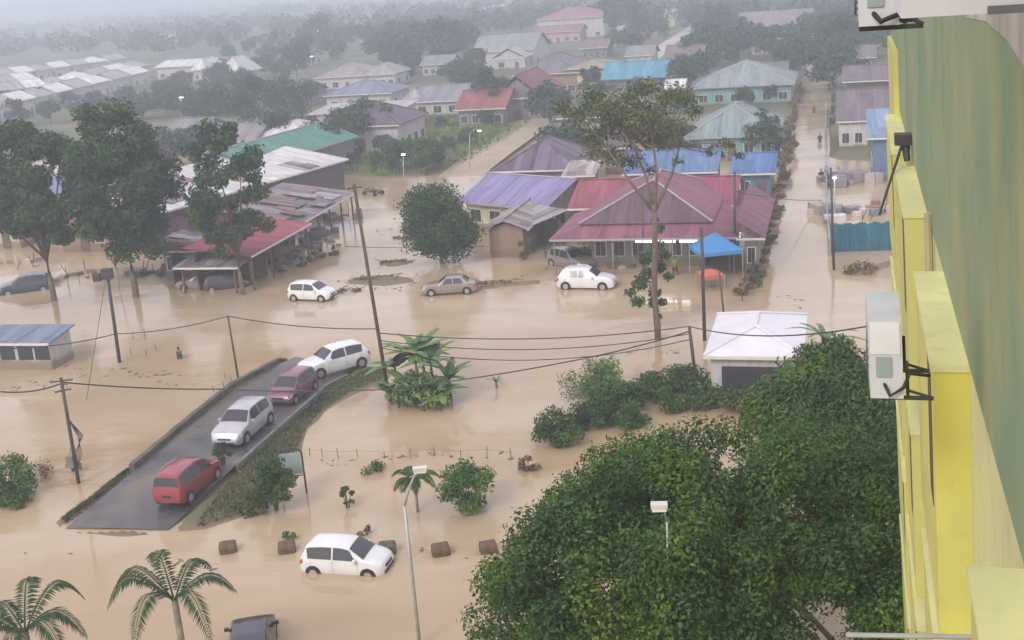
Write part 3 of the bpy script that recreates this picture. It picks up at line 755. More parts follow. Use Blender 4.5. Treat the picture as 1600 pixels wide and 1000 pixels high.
def tree(name, base, R_, Rz, zc, K, n, size, mat, label, cat='tree', group=None, seed=1, r0=.22, bark=None, fork=.55, cr=.36, low=-.9, asp=.5, droop=0, extra=None, rz=0, shell=.45):
    r = empty(name, base, rz, label, cat, group)
    cl = crown_clumps(R_, Rz, zc, K, seed, cr, low)
    if extra: cl += extra
    m = MB(); tips = [c[:3] for c in sorted(cl, key=lambda c: -c[3])[:10]]
    limbs(m, (0, 0, 0), tips, r0, (0, 0, max(.3, (zc - Rz) * .5 + zc * .5 * fork)), seed)
    m.build('trunk', bark or BARK, r, smooth=True)
    v, f = leaf_np(cl, n, size, seed, asp, droop=droop, shell=shell)
    np_mesh('crown', v, f, mat, r)
    return r
def tree_px(name, u, vb, vt, wpx, label, n=3000, size=.35, mat=None, K=16, frac=.62, z0=0, **kw):
    """tree whose foot is at (u,vb) and whose top is at row vt; frac = share of the height that is crown"""
    b_ = P(u, vb, z0); H = topz(b_, vt) - z0; R_ = wpx / pxm(b_) / 2
    Rz = H * frac / 2
    return tree(name, (b_.x, b_.y, z0 - .1), R_, Rz, H - Rz + .1, K, n, size, mat, label, **kw)
L_DARK = leafm((.034, .078, .036), .15)
L_MID = leafm((.045, .095, .030), .25)
L_BIG = leafm((.046, .105, .027), .5)
L_BRIGHT = leafm((.075, .16, .035), .3)
L_OLIVE = leafm((.075, .105, .05), .3)
L_FEATH = leafm((.060, .115, .040), .2)
L_FAR = leafm((.035, .070, .035), .1)
L_BAN = leafm((.11, .19, .075), .2, rough=.4)
L_DRY = leafm((.16, .12, .07), .2)
# three tall trees at the left, feet in the water
tree_px('rain_tree', 85, 470, 172, 160, 'tall dark tree at the left edge of the flood, its foot near the dark van', 22000, .40, L_DARK, 50, .84, seed=11, r0=.30, cr=.27, group='tall trees standing in the flood', shell=.6)
tree_px('rain_tree', 213, 464, 142, 186, 'tallest and widest of the dark trees standing in the flood on the left', 36000, .38, L_DARK, 70, .86, seed=12, r0=.34, cr=.27, group='tall trees standing in the flood', shell=.6)
tree_px('rain_tree', 380, 460, 178, 142, 'looser dark tree in front of the red pink shop roof', 14000, .36, L_DARK, 46, .84, seed=13, r0=.26, cr=.27, group='tall trees standing in the flood', shell=.6)
tree_px('mango_tree', 692, 412, 286, 116, 'dense round dark tree standing in the flood behind the beige car', 24000, .28, L_DARK, 70, 1.0, seed=14, r0=.25, cr=.42, low=-1)
# thin tall tree in the middle right
b_ = P(1028, 530, 0)
ex = []
gg = random.Random(5)
for (u, v, rr_) in [(905, 178, 1.5), (930, 150, 1.5), (965, 190, 2.0), (930, 208, 1.6), (985, 150, 1.8), (1020, 172, 1.9), (1045, 145, 1.5), (1072, 150, 1.2), (1000, 210, 1.9), (955, 240, 1.3), (1030, 215, 1.6), (878, 165, 1.0), (985, 250, 1.2), (1085, 172, .9), (1010, 132, 1.1), (950, 170, 1.7), (1000, 180, 1.8), (1055, 195, 1.2), (1135, 222, .8), (1108, 235, .7), (1155, 240, .6), (1060, 250, .6), (1015, 262, .7), (925, 236, 1.0)]:
    q = Pd(u, v, (b_ - CP).dot(fwd) * .985 + gg.uniform(-2.2, 2.2)) - b_
    ex.append((q.x, q.y, q.z, rr_ * .85, rr_ * .55))
lo = []
for (u, v, rr_) in [(1008, 400, .6), (1030, 415, .55), (1000, 440, .65), (1022, 455, .5), (1045, 430, .4), (995, 468, .55), (1030, 380, .4), (1012, 425, .5), (1032, 355, .35), (1020, 470, .45), (1038, 395, .4), (985, 455, .4), (1035, 470, .35), (1024, 340, .3), (1028, 492, .3)]:
    q = Pd(u, v, (b_ - CP).dot(fwd) - .2 + (.02 * (530 - v)) * 0) - b_
    lo.append((q.x, q.y, q.z, rr_, rr_ * .8))
r = empty('tall_thin_tree', (b_.x, b_.y, -.1), 0, 'tall thin tree with bare trunk and loose brown green top before the pink roof', 'tree')
m = MB(); zt = topz(b_, 318); f0 = Vector((.1, .1, zt))
m.path([(0, 0, -.6), (0, 0, 1), (-.12, .1, zt * .35), (.08, .1, zt * .7), f0], .25, .16, 9)
mains = []
for (u, v, dd) in [(945, 225, -.8), (985, 215, 1.0), (1018, 205, -.6), (1062, 225, .5)]:
    q = Pd(u, v, (b_ - CP).dot(fwd) * .985 + dd) - b_; mains.append(q)
    h_ = f0.lerp(q, .5) + Vector((gg.uniform(-.3, .3), gg.uniform(-.3, .3), gg.uniform(-.5, .1)))
    m.path([f0 - Vector((0, 0, .5)), h_, q], .12, .06, 7)
for c in ex:
    cv = Vector(c[:3]); q0_ = min(mains, key=lambda z: (z - cv).length)
    h_ = q0_.lerp(cv, .5) + Vector((gg.uniform(-.4, .4), gg.uniform(-.4, .4), gg.uniform(-.1, .5)))
    m.path([q0_, h_, cv], .05, .015, 5)
m.build('trunk', BARK, r, smooth=True)
v, f = leaf_np(ex, 8000, .26, 15, .45, shell=.6); np_mesh('crown', v, f, L_OLIVE, r)
v, f = leaf_np(lo, 2600, .26, 16, .45, shell=.6); np_mesh('creeper', v, f, L_MID, r)

# the huge tree below us and its feathery neighbour
def big_crown(name, label, clumps_px, n, size, mat, foot, seed, r0, asp=.5, droop=0.0, shell=.45, ground=0.0):
    fb = Vector((foot[0], foot[1], ground)); cl = []
    for (u, v, dep, rr_) in clumps_px:
        q = Pd(u, v, dep) - fb; cl.append((q.x, q.y, q.z, rr_, rr_ * .8))
    r = empty(name, fb, 0, label, 'tree'); m = MB()
    cx = sum(c[0] for c in cl) / len(cl); cy = sum(c[1] for c in cl) / len(cl)
    g = random.Random(seed)
    tips = [c[:3] for c in g.sample(cl, min(16, len(cl)))]
    limbs(m, (0, 0, 0), tips, r0, (cx * .2, cy * .2, 2.6), seed); m.build('trunk', BARK, r, smooth=True)
    v, f = leaf_np(cl, n, size, seed, asp, droop=droop, shell=shell); np_mesh('crown', v, f, mat, r)
    return r
g = random.Random(3); cl = []
OUT = [(742, 985), (735, 940), (780, 905), (765, 870), (800, 820), (835, 775), (870, 730), (915, 700), (960, 672), (1010, 662), (1060, 655), (1110, 650), (1160, 655), (1210, 640), (1260, 640), (1310, 650), (1350, 660), (1385, 660)]
def inside_top(u):
    for i in range(len(OUT) - 1):
        (a, b1), (c, d_) = OUT[i], OUT[i + 1]
        if min(a, c) <= u <= max(a, c): return b1 + (d_ - b1) * (u - a) / (c - a + 1e-9)
    return 660
for (u, v) in OUT:
    cl.append((u + 28, v + 32, 38 - (v - 660) * .012, g.uniform(.75, 1.0)))
for i in range(460):
    u = g.uniform(780, 1480); v = g.uniform(690, 1150)
    if v < inside_top(min(u, 1390)) + 45: continue
    if (u - 1288) ** 2 + (v - 985) ** 2 < 62 ** 2: continue
    t = (v - 660) / 340; w_ = 1 - ((u - 1130) / 420) ** 2
    dep = 38.5 - 6.0 * math.sin(min(1.0, t) * 1.5) - 2.2 * max(0, w_) + g.uniform(-1.7, 1.7)
    if (u - 1035) ** 2 + (v - 795) ** 2 < 48 ** 2: dep = 37.5
    cl.append((u, v, dep, g.uniform(.45, 1.15)))
for (u, v) in [(1040, 868), (1055, 895), (1075, 880), (1020, 885)]: cl.append((u, v, 31.2, .75))
fb = P(1120, 880, 0)
big_crown('shade_tree', 'huge leafy green tree filling the lower right in front of the yellow block', cl, 260000, .14, L_BIG, (fb.x, fb.y), 21, .45, asp=.5, shell=.35)
cl = []
for (u, v, dep, rr_) in [(1290, 570, 44, 1.1), (1255, 590, 44, 1.1), (1330, 580, 44, 1.1), (1225, 615, 43.5, 1.2), (1290, 620, 43, 1.5), (1350, 610, 43.5, 1.2), (1260, 655, 42.5, 1.4), (1330, 660, 42, 1.5), (1200, 650, 43, 1.0), (1380, 640, 42, 1.2), (1310, 545, 44.3, .7), (1265, 555, 44.5, .6), (1390, 700, 41, 1.3), (1180, 640, 43, .7), (1300, 700, 41, 1.4)]:
    cl.append((u, v, dep, rr_))
fb = P(1300, 735, 0)
ft = big_crown('feathery_tree', 'light green feathery tree rising behind the huge tree beside the air conditioner', cl, 30000, .24, L_FEATH, (fb.x, fb.y), 22, .28, asp=.28, droop=.8, shell=.5)

def frond(m, base, az, L, up_, droop, w_=.55, n=26, leaf=.035, g=None, hang=.5):
    """feather palm frond: arched midrib with paired narrow leaflets"""
    g = g or rnd; base = Vector(base); hd = Vector((math.cos(az), math.sin(az), 0)); side = Vector((-hd.y, hd.x, 0))
    pts = []
    for i in range(n + 1):
        t = i / n; pts.append(base + hd * (L * (t - .12 * t * t * droop)) * .86 + Vector((0, 0, up_ * math.sin(min(1, t * 1.05) * math.pi * .55) * 1.0 - droop * L * .55 * t ** 2.4)))
    m.path(pts, .035, .008, 5)
    for i in range(3, n + 1):
        t = i / n; d = (pts[i] - pts[i - 1]).normalized(); ll = w_ * (math.sin(math.pi * min(1, t * .92 + .06)) ** .6) * g.uniform(.85, 1.1)
        for sg in (-1, 1):
            for kk in (0, .5):
                p = pts[i].lerp(pts[i - 1], kk)
                e = p + side * sg * ll * .80 + d * ll * .45 + Vector((0, 0, -ll * hang * g.uniform(.7, 1.2)))
                mid = p.lerp(e, .45) + Vector((0, 0, ll * .10)); ww = d * leaf
                m.add([p, mid + ww, e, mid - ww], [(0, 1, 2, 3)])
def palm(name, base, h, nf, L, label, mat, seed, w_=.55, az0=0, up_=.9, droop=1.0, group=None, cat='palm', r0=.10, bark=None, n=24, azs=None, leaf=.035):
    g = random.Random(seed); r = empty(name, base, 0, label, cat, group)
    m = MB(); m.path([(0, 0, -.5), (0, 0, h * .5), (0, 0, h)], r0 * 1.2, r0, 9); m.build('trunk', bark or PALEBARK, r, smooth=True)
    for i in range(nf):
        az = (azs[i] if azs else az0 + 2 * math.pi * i / nf + g.uniform(-.2, .2)); m = MB()
        frond(m, (0, 0, h - .1), az, L * g.uniform(.85, 1.1), up_ * g.uniform(.7, 1.3), droop * g.uniform(.8, 1.15), w_, n, leaf, g)
        m.build('frond', mat, r)
    return r
L_PALM = leafm((.034, .07, .032), .15)
pb = Pd(272, 935, 38.0)
palm('palm_tree', (pb.x, pb.y, -.1), pb.z + .1, 7, 3.0, 'feather palm with arching fronds at the bottom beside the dark car', L_PALM, 31, .52, azs=[R(a) for a in (8, 70, 160, 205, 255, 310, 120)], up_=1.7, droop=.95, group='feather palms at the bottom of the view', r0=.11)
pb = Pd(38, 985, 36.0)
palm('palm_tree', (pb.x, pb.y, -.1), pb.z + .1, 8, 2.8, 'feather palm cut by the bottom left corner of the view', L_PALM, 32, .52, az0=.1, up_=1.5, droop=.95, group='feather palms at the bottom of the view', r0=.11)
pb = P(653, 800, 0); z_ = topz(pb, 742)
palm('young_palm', (pb.x, pb.y, -.1), z_, 9, 1.5, 'small palm standing in the flood beside the leaning lamp post', L_MID, 33, .38, up_=.5, droop=.8, r0=.06, n=16, leaf=.04)

def banana(name, base, h, nl, L, label, seed, w_=.30, group=None, up_=1.1):
    g = random.Random(seed); r = empty(name, base, 0, label, 'banana plant', group)
    m = MB(); m.path([(0, 0, -.5), (0, 0, h * .6), (g.uniform(-.1, .1), g.uniform(-.1, .1), h)], .11, .06, 8); m.build('stem', paint((.14, .17, .07), .7, .3, 3), r, smooth=True)
    for i in range(nl):
        az = 2 * math.pi * i / nl + g.uniform(-.35, .35); Lk = L * g.uniform(.7, 1.1); el = g.uniform(.5, 1.3) * up_
        hd = Vector((math.cos(az), math.sin(az), 0)); side = Vector((-hd.y, hd.x, 0)); m = MB(); vv = []; N = 10
        for k in range(N + 1):
            t = k / N; c = Vector((0, 0, h - .05)) + hd * Lk * t * math.cos(min(1.3, el) * (1 - .4 * t)) + Vector((0, 0, Lk * (math.sin(min(1.3, el)) * t - (.75 - .25 * el) * t * t)))
            ww = w_ * (math.sin(math.pi * min(1, .08 + t * .92)) ** .55) * (.25 if k < 1 else 1) * (g.uniform(.75, 1.05))
            vv += [c - side * ww + Vector((0, 0, -.10 * ww / .3)), c, c + side * ww + Vector((0, 0, -.10 * ww / .3))]
        fs = []
        for k in range(N):
            a = k * 3; fs += [(a, a + 1, a + 4, a + 3), (a + 1, a + 2, a + 5, a + 4)]
        m.add(vv, fs); m.build('leaf', L_BAN, r, smooth=False)
    return r
GB = 'banana plants of the clump by the leaning pole'
for k, (u, v, h, nl, L, lab) in enumerate([(622, 622, 2.1, 12, 2.3, 'banana plant at the left of the clump nearest the leaning pole'), (655, 618, 2.6, 13, 2.5, 'tallest banana plant in the middle of the clump'), (678, 622, 2.3, 12, 2.4, 'banana plant in the clump with a leaf standing upright'), (705, 624, 1.4, 11, 2.2, 'low banana plant at the right end of the clump'), (640, 630, 1.0, 11, 2.0, 'short banana plant at the front of the clump'), (665, 606, 2.3, 12, 2.3, 'banana plant behind the tallest one of the clump'), (690, 632, .8, 11, 1.8, 'lowest banana plant at the front right of the clump'), (612, 630, .8, 9, 1.6, 'small banana plant touching the foot of the leaning pole')]):
    p = P(u, v, 0); banana('banana_plant', (p.x, p.y, -.1), h, nl, L, lab, 40 + k, group=GB, w_=.29)
p = P(776, 606, 0); banana('banana_plant', (p.x, p.y, -.1), .5, 6, .75, 'tiny banana plant alone in the open flood water', 50, .09)
p = P(1290, 640, 0); banana('banana_plant', (p.x, p.y, -.1), 4.0, 8, 2.6, 'banana plant whose leaves stick out over the feathery tree by the white shed', 51, .16, up_=.8)

def bush(u, v, wpx, hpx, label, mat, n=2500, size=.16, seed=1, K=14, name='bush', cat='bush', group=None, z0=0, asp=.5, cr=.40):
    b_ = P(u, v, z0); s = pxm(b_); R_ = wpx / s / 2; Rz = hpx / s / 1.75
    r = empty(name, (b_.x, b_.y, z0 - .05), 0, label, cat, group)
    cl = crown_clumps(R_, Rz * .8, Rz * .8, K, seed, cr, -1)
    m = MB(); g = random.Random(seed)
    for c in cl[:7]: m.path([(0, 0, -.4), (c[0] * .4, c[1] * .4, c[2] * .5), c[:3]], .035, .01, 5)
    m.build('stem', BARK, r)
    vv, ff = leaf_np(cl, n, size, seed, asp, shell=.5); np_mesh('foliage', vv, ff, mat, r)
    return r
bush(735, 795, 92, 95, 'round glossy green bush in the flood right of the small palm', L_BRIGHT, 4500, .17, 61, 22)
bush(432, 790, 78, 90, 'leafy green bush on the verge in front of the notice board', L_MID, 4000, .16, 62, 20, z0=.2)
bush(395, 798, 60, 40, 'low spreading shrub on the verge below the red car', L_OLIVE, 1500, .15, 63, 10, z0=.1)
bush(660, 628, 112, 52, 'dense green undergrowth at the foot of the banana clump', L_BAN, 2200, .42, 60, 16, asp=.3)
bush(18, 775, 84, 75, 'bright green bush at the left edge of the view', L_BRIGHT, 4000, .18, 64, 18)
bush(22, 790, 60, 26, 'low dull green growth in the water under the left edge bush', L_MID, 900, .15, 65, 8)
bush(543, 793, 34, 45, 'thin ragged shrub alone in the flood left of the small palm', L_OLIVE, 500, .15, 66, 8, cr=.3)
bush(573, 837, 26, 20, 'tiny brownish plant tip poking out behind the white hatchback', L_DRY, 120, .14, 67, 4)
bush(449, 842, 26, 17, 'small clipped green bush top above the brown stone', L_BRIGHT, 450, .10, 68, 5)
bush(582, 735, 44, 14, 'low dark weed clump floating near the submerged fence', L_MID, 500, .14, 69, 6)
bush(925, 617, 112, 62, 'bright green spiky bush left of the white shed', L_BRIGHT, 3600, .24, 70, 18, asp=.25)
bush(955, 655, 100, 60, 'dark rounded bush behind the huge tree', L_MID, 4000, .2, 71, 18)
bush(985, 640, 70, 52, 'mid green bush between the spiky bush and the huge tree', L_MID, 2500, .2, 72, 14)
bush(872, 690, 86, 52, 'dark glossy bush at the left end of the hedge by the huge tree', L_MID, 3800, .18, 73, 18)
bush(912, 672, 70, 50, 'dark bush in the middle of the hedge by the huge tree', L_DARK, 2600, .18, 74, 14)
bush(1070, 615, 78, 55, 'dark climbing bush around the pole left of the white shed', L_MID, 2600, .18, 75, 14)
bush(1030, 622, 60, 32, 'low shrub at the foot of the pole left of the white shed', L_MID, 1500, .18, 76, 10)
bush(1130, 618, 60, 34, 'scrubby shrub under the wall of the white shed', L_OLIVE, 1400, .18, 77, 10)
bush(1180, 625, 60, 30, 'pale scrub in front of the dark opening of the white shed', L_OLIVE, 1400, .18, 78, 10)
bush(825, 735, 46, 30, 'reddish dry shrub at the left fringe of the huge tree', L_DRY, 500, .15, 79, 8, cr=.3)
bush(352, 728, 36, 44, 'dark fern like plant in front of the silver car', L_DARK, 900, .22, 80, 8, asp=.2, z0=.3, name='fern')
bush(820, 405, 40, 36, 'sparse young shrub in the flood right of the round tree', L_OLIVE, 350, .2, 81, 7, cr=.3)
bush(1345, 425, 56, 14, 'low brown weeds on the mud below the blue fence', L_DRY, 700, .2, 82, 8)
bush(115, 735, 30, 24, 'tangle of weeds at the foot of the wooden pole', L_DRY, 400, .12, 83, 5)
bush(60, 742, 70, 16, 'flat brown weeds in the water left of the wooden pole', L_DRY, 400, .14, 84, 6)
for k_, (u, v, w2, h2, lab, mt) in enumerate([(1010, 618, 70, 40, 'low green shrub right of the spiky bush', L_MID), (1050, 640, 80, 40, 'rounded shrub between the white shed and the huge tree', L_BIG), (1100, 634, 70, 36, 'shrub below the left wall of the white shed', L_MID), (1150, 640, 80, 36, 'wide shrub below the dark opening of the white shed', L_OLIVE), (990, 668, 60, 44, 'shrub at the top left fringe of the huge tree', L_BIG)]):
    bush(u, v, w2, h2, lab, mt, 2200, .18, 140 + k_, 12)
# trees of the field and the hedges along the lane
tree_px('field_tree', 625, 268, 215, 70, 'round green tree at the near corner of the field with a lamp beside it', 3500, .35, L_MID, 16, .85, seed=90, z0=.3)
tree_px('field_tree', 668, 270, 212, 58, 'second round tree at the near corner of the field', 2800, .35, L_MID, 14, .85, seed=91, z0=.3)
tree_px('dark_tree', 772, 190, 105, 62, 'tall dark narrow tree standing before the crimson roof', 4500, .4, L_DARK, 18, .85, seed=92, z0=.3)
tree_px('dark_tree', 455, 195, 110, 95, 'wide dark tree left of the diamond shaped roof', 6000, .45, L_DARK, 22, .85, seed=93, z0=.3)
tree_px('dark_tree', 395, 200, 115, 80, 'hazy dark tree beyond the teal roofed hall', 4500, .45, L_FAR, 18, .85, seed=94, z0=.3)
tree_px('dark_tree', 330, 205, 135, 90, 'hazy tree behind the yellow lamp', 4500, .45, L_FAR, 18, .85, seed=95, z0=.3)
tree_px('palm_like_tree', 1302, 110, 20, 80, 'tall blurred tree at the far end of the flooded street', 4000, .6, L_FAR, 16, .85, seed=96, z0=.3)
# far trees: five prototypes, copied
protos = []
for k in range(5):
    g = random.Random(100 + k)
    r = tree('far_tree', (0, 0, 0), 4.0, 3.0 + k * .3, 4.4, 14, 1700, .75, L_FAR, 'x', seed=100 + k, r0=.25, cr=.42, low=-1)
    protos.append(r)
_used = [False] * 5
def far_tree(u, v, s, label, group, k, z0=.3):
    p = P(u, v, z0); d = (p - CP).xy.length
    o = protos[k] if not _used[k] else copy_tree(protos[k]); _used[k] = True
    o.location = (p.x, p.y, gz(p) - .1); o.rotation_euler.z = rnd.uniform(0, 6.28); o.scale = (s * rnd.uniform(.85, 1.2), s * rnd.uniform(.85, 1.2), s * rnd.uniform(.8, 1.25))
    tag(o, label, 'tree', group); return o
BELTS = [
 ('hazy trees in front of the white terrace roofs', 'hazy tree of the belt just below the white terrace roofs', [(10, 178), (60, 172), (110, 168), (240, 175), (285, 182), (150, 178), (-40, 185), (200, 168), (270, 150), (330, 165), (365, 150), (395, 160), (310, 190), (-20, 200), (30, 198), (80, 196), (130, 190), (180, 185), (225, 188), (262, 178), (255, 160), (290, 142), (345, 140), (380, 138)], .75),
 ('hazy trees behind the white terrace roofs', 'hazy tree of the belt just above the white terrace roofs', [(20, 88), (70, 82), (120, 78), (175, 74), (230, 72), (290, 82), (340, 84), (390, 90), (420, 100), (450, 92), (480, 80), (250, 90), (360, 98), (415, 120), (440, 130)], .9),
 ('hazy trees behind the grey pink roofs', 'hazy tree of the wood edge behind the grey pink roofs', [(500, 82), (540, 80), (580, 82), (625, 88), (660, 92), (700, 85), (720, 75), (650, 75), (600, 70), (555, 66), (510, 62), (690, 60), (640, 58), (600, 100), (640, 104), (700, 100), (730, 92), (620, 115), (670, 96), (520, 95), (475, 110), (465, 125)], 1.2),
 ('trees round the field house', 'hazy tree between the field house and the teal topped house', [(650, 118), (690, 112), (720, 118), (640, 128), (745, 118), (700, 128)], .7),
 ('trees near the pink villa', 'hazy tree beside the pink villa at the top', [(818, 28), (830, 45), (960, 45), (975, 30), (968, 60), (825, 12), (985, 50)], 1.5),
 ('trees behind the grey green roof', 'green hazy tree in the row behind the grey green hipped roof', [(1105, 90), (1135, 86), (1170, 88), (1120, 105), (1150, 98), (1085, 108), (1195, 92), (1215, 98), (1235, 104), (1120, 70), (1150, 68)], 1.05),
 ('trees left of the street end', 'hazy tree at the left side of the far street end', [(1240, 75), (1225, 70), (1250, 110), (1246, 90), (1262, 62), (1255, 40), (1240, 130)], .9),
 ('trees right of the street end', 'hazy green tree at the right side of the far street end', [(1300, 140), (1310, 115), (1325, 100), (1345, 95), (1365, 90), (1300, 80), (1330, 70), (1360, 62), (1385, 70), (1305, 50), (1340, 40), (1375, 40), (1320, 20)], 1.15),
 ('trees along the far lane', 'hazy tree beside the far pale lane', [(1085, 50), (1110, 55), (1130, 30), (1105, 20), (1145, 20), (1060, 8), (1010, 5), (965, 75), (985, 85), (1000, 70), (1120, 45), (1080, 30), (960, 10), (1030, 60), (1280, 40), (1290, 60), (1270, 20), (1240, 10)], .95),
 ('bushes between the teal and grey green roofs', 'green garden tree between the teal and the grey green hipped roofs', [(1150, 160), (1180, 158), (1205, 162), (1165, 170)], .42),
 ('trees behind the blue roofs', 'dark tree between the blue roof and the teal roof', [(1130, 236), (1155, 240), (1110, 240)], .45),
 ('garden trees among the left houses', 'dark garden tree among the roofs left of the green field', [(548, 242), (580, 232), (480, 222), (455, 226), (440, 240), (300, 240), (262, 262), (180, 300), (120, 316), (20, 316), (150, 330), (215, 300), (350, 270), (-20, 300), (60, 330), (505, 262)], .85),
 ('garden trees among the right houses', 'dark garden tree among the roofs between the lane and the flooded street', [(860, 196), (905, 232), (965, 238), (1058, 178), (1078, 150), (1056, 250), (945, 172), (1000, 165), (880, 262), (1195, 245), (1190, 232), (925, 150), (1105, 120)], .72),
 ('bushes of the green field', 'low bush on the green field', [(560, 250), (600, 240), (640, 215), (690, 200), (730, 225), (700, 235), (760, 200), (800, 185), (545, 262), (590, 262), (680, 262)], .34),
 ('trees by the crimson roofs', 'hazy dark tree beside the crimson roof', [(720, 140), (745, 130), (735, 150), (860, 170)], .6),
]
ki = 0
for grp, lab, pts_, s in BELTS:
    for (u, v) in pts_:
        far_tree(u, v, s * rnd.uniform(.8, 1.2), lab, grp, ki % 5); ki += 1
# hedge bushes along the flooded street
bproto = [bush(1215, 300, 26, 26, 'x', L_OLIVE, 500, .3, 120, 8, name='hedge_bush'), bush(1222, 260, 24, 26, 'x', L_DRY, 420, .3, 121, 8, name='hedge_bush')]
pl = [(1222, 282), (1228, 252), (1233, 222), (1236, 200), (1240, 180), (1246, 160), (1250, 145), (1212, 318), (1205, 340), (1198, 362), (1190, 395), (1184, 420), (1170, 440), (1238, 240), (1200, 375), (1217, 300), (1209, 330), (1203, 352), (1194, 383), (1189, 405), (1180, 432), (1225, 268), (1231, 236), (1235, 212), (1239, 190), (1243, 170), (1248, 152), (1164, 460), (1174, 448)]
for i, (u, v) in enumerate(pl):
    o = bproto[i] if i < 2 else copy_tree(bproto[i % 2]); p = P(u, v, 0); o.location = (p.x, p.y, -.05); s = rnd.uniform(.8, 1.3)
    o.scale = (s, s, s * (1.2 if v < 300 else .6)); tag(o, 'ragged brownish hedge bush along the left side of the flooded street', 'bush', 'hedge bushes along the left side of the flooded street')
pl = [(1302, 175), (1303, 155), (1300, 195), (1297, 140)]
for i, (u, v) in enumerate(pl):
    o = copy_tree(bproto[0]); p = P(u, v, 0); o.location = (p.x, p.y, 0); o.scale = (1.2, 1.2, 1.5)
    tag(o, 'green bush along the right side of the flooded street near its far end', 'bush', 'bushes on the right side of the flooded street')
pl = [(520, 398), (490, 408), (470, 416), (447, 424), (430, 418), (410, 428), (500, 402), (300, 424), (455, 405), (255, 432)]
for i, (u, v) in enumerate(pl):
    o = copy_tree(bproto[i % 2]); p = P(u, v, 0); o.location = (p.x, p.y, -.2); o.scale = (.7, .7, .7)
    tag(o, 'dull bush at the flood edge in front of the shop row', 'bush', 'bushes in front of the shop row')
# grass and weeds
def tufts(name, label, areas, n, size, mat, seed, zoff=0.0):
    g = np.random.default_rng(seed); out = []
    for poly, share in areas:
        pw = poly_world(poly, .1); lo, hi = pw.min(0), pw.max(0); k = int(n * share); got = np.zeros((0, 2))
        while len(got) < k:
            q = g.uniform(lo, hi, (k * 2, 2)); s = sdist(q[:, 0], q[:, 1], pw); got = np.vstack([got, q[s > .15]])
        out.append(got[:k])
    q = np.vstack(out); N = len(q); z = gheight(q[:, 0], q[:, 1]); keep = z > .02 - zoff; q, z = q[keep], z[keep]; N = len(q)
    a = g.uniform(0, 6.28, N); s = size * g.uniform(.5, 1.4, N); c, sn = np.cos(a), np.sin(a); lean = g.normal(size=(N, 2)) * .35
    b0 = np.stack([q[:, 0] - c * s * .22, q[:, 1] - sn * s * .22, z - .03], 1); b1 = np.stack([q[:, 0] + c * s * .22, q[:, 1] + sn * s * .22, z - .03], 1)
    t = np.stack([q[:, 0] + lean[:, 0] * s, q[:, 1] + lean[:, 1] * s, z + s], 1)
    v = np.stack([b0, b1, t], 1).reshape(-1, 3)
    o = np_mesh(name, v, np.arange(3 * N).reshape(N, 3), mat); tag(o, label, 'grass', None, 'stuff'); return o
RAMPV = [(300, 826), (330, 790), (370, 740), (440, 676), (505, 616), (560, 585), (612, 572), (598, 594), (548, 614), (508, 640), (482, 668), (468, 700), (450, 752), (420, 782), (372, 806), (318, 824)]
tufts('verge_grass', 'rough grass and weeds on the verge right of the dry road', [(RAMPV, 1)], 7000, .13, L_OLIVE, 5)
tufts('verge_grass', 'low grass on the strip left of the dry road', [([(90, 812), (200, 728), (214, 734), (150, 790), (110, 826)], .5), ([(366, 600), (430, 560), (462, 556), (430, 574), (376, 606)], .5)], 5000, .13, L_OLIVE, 6)
tufts('field_grass', 'green grass of the field between the lane and the houses', [(LAND[1], 1)], 11000, .45, leafm((.13, .21, .05), .4), 7)
tufts('drowned_weeds', 'drowned weeds breaking the water surface on the left', [([(0, 560), (250, 540), (360, 560), (350, 600), (230, 622), (0, 612)], .7), ([(60, 735), (200, 690), (190, 730), (110, 760)], .15), ([(470, 705), (560, 700), (600, 720), (470, 730)], .15)], 1500, .16, L_DRY, 8, zoff=5)
# far wood: one mass of foliage
g = np.random.default_rng(9); c = []
for i in range(1500):
    u = g.uniform(-300, 1500); v = g.uniform(-1, 1)
    hz = -40 - .075 * (u - 800); dv = 16 + 105 * g.random() ** 1.6
    if hz + dv > 80 and u > 700: continue
    if hz + dv > 72 - .03 * (u - 300) and u > 470: continue
    if hz + dv > 92 - .02 * u: continue
    p = P(u, hz + dv, .5); s = g.uniform(3, 6.5)
    c.append((p.x, p.y, 2.5 + s * .6, s, s * .75))
vv, ff = leaf_np(c, 60000, 2.3, 10, .8, shell=.35); vv[:, 2] = np.maximum(vv[:, 2], -.5)
tag(np_mesh('far_wood', vv, ff, L_FAR), 'far wood fading into the haze', 'wood', None, 'stuff')

# drifting scraps and foam lines
g = np.random.default_rng(77); P_ = []
lines = [((470, 462), (560, 430), 60), ((560, 445), (760, 452), 110), ((760, 440), (870, 430), 70), ((0, 600), (330, 575), 90), ((60, 560), (300, 600), 60), ((480, 720), (800, 712), 60), ((900, 560), (1080, 545), 40), ((1190, 440), (1290, 500), 24), ((830, 380), (880, 440), 30), ((640, 840), (760, 900), 18), ((20, 860), (330, 880), 18), ((620, 330), (560, 420), 24)]
for (a, b2, k) in lines:
    for i in range(int(k * .55)):
        t = g.random(); u = a[0] + (b2[0] - a[0]) * t + g.normal() * 7; v = a[1] + (b2[1] - a[1]) * t + g.normal() * 4 + 5 * math.sin(t * 9)
        p = P(u, v, .012); P_.append((p.x, p.y))
P_ = np.array(P_); N = len(P_); a = g.uniform(0, 6.28, N); s1_ = g.uniform(.05, .28, N); s2_ = s1_ * g.uniform(.15, .6, N)
c, sn = np.cos(a), np.sin(a); q = []
for (dx, dy) in ((-1, -.4), (.3, -1), (1, .3), (-.2, 1)):
    q.append(np.stack([P_[:, 0] + c * dx * s1_ - sn * dy * s2_, P_[:, 1] + sn * dx * s1_ + c * dy * s2_, np.full(N, .012) + g.uniform(0, .02, N)], 1))
v = np.stack(q, 1).reshape(-1, 3)
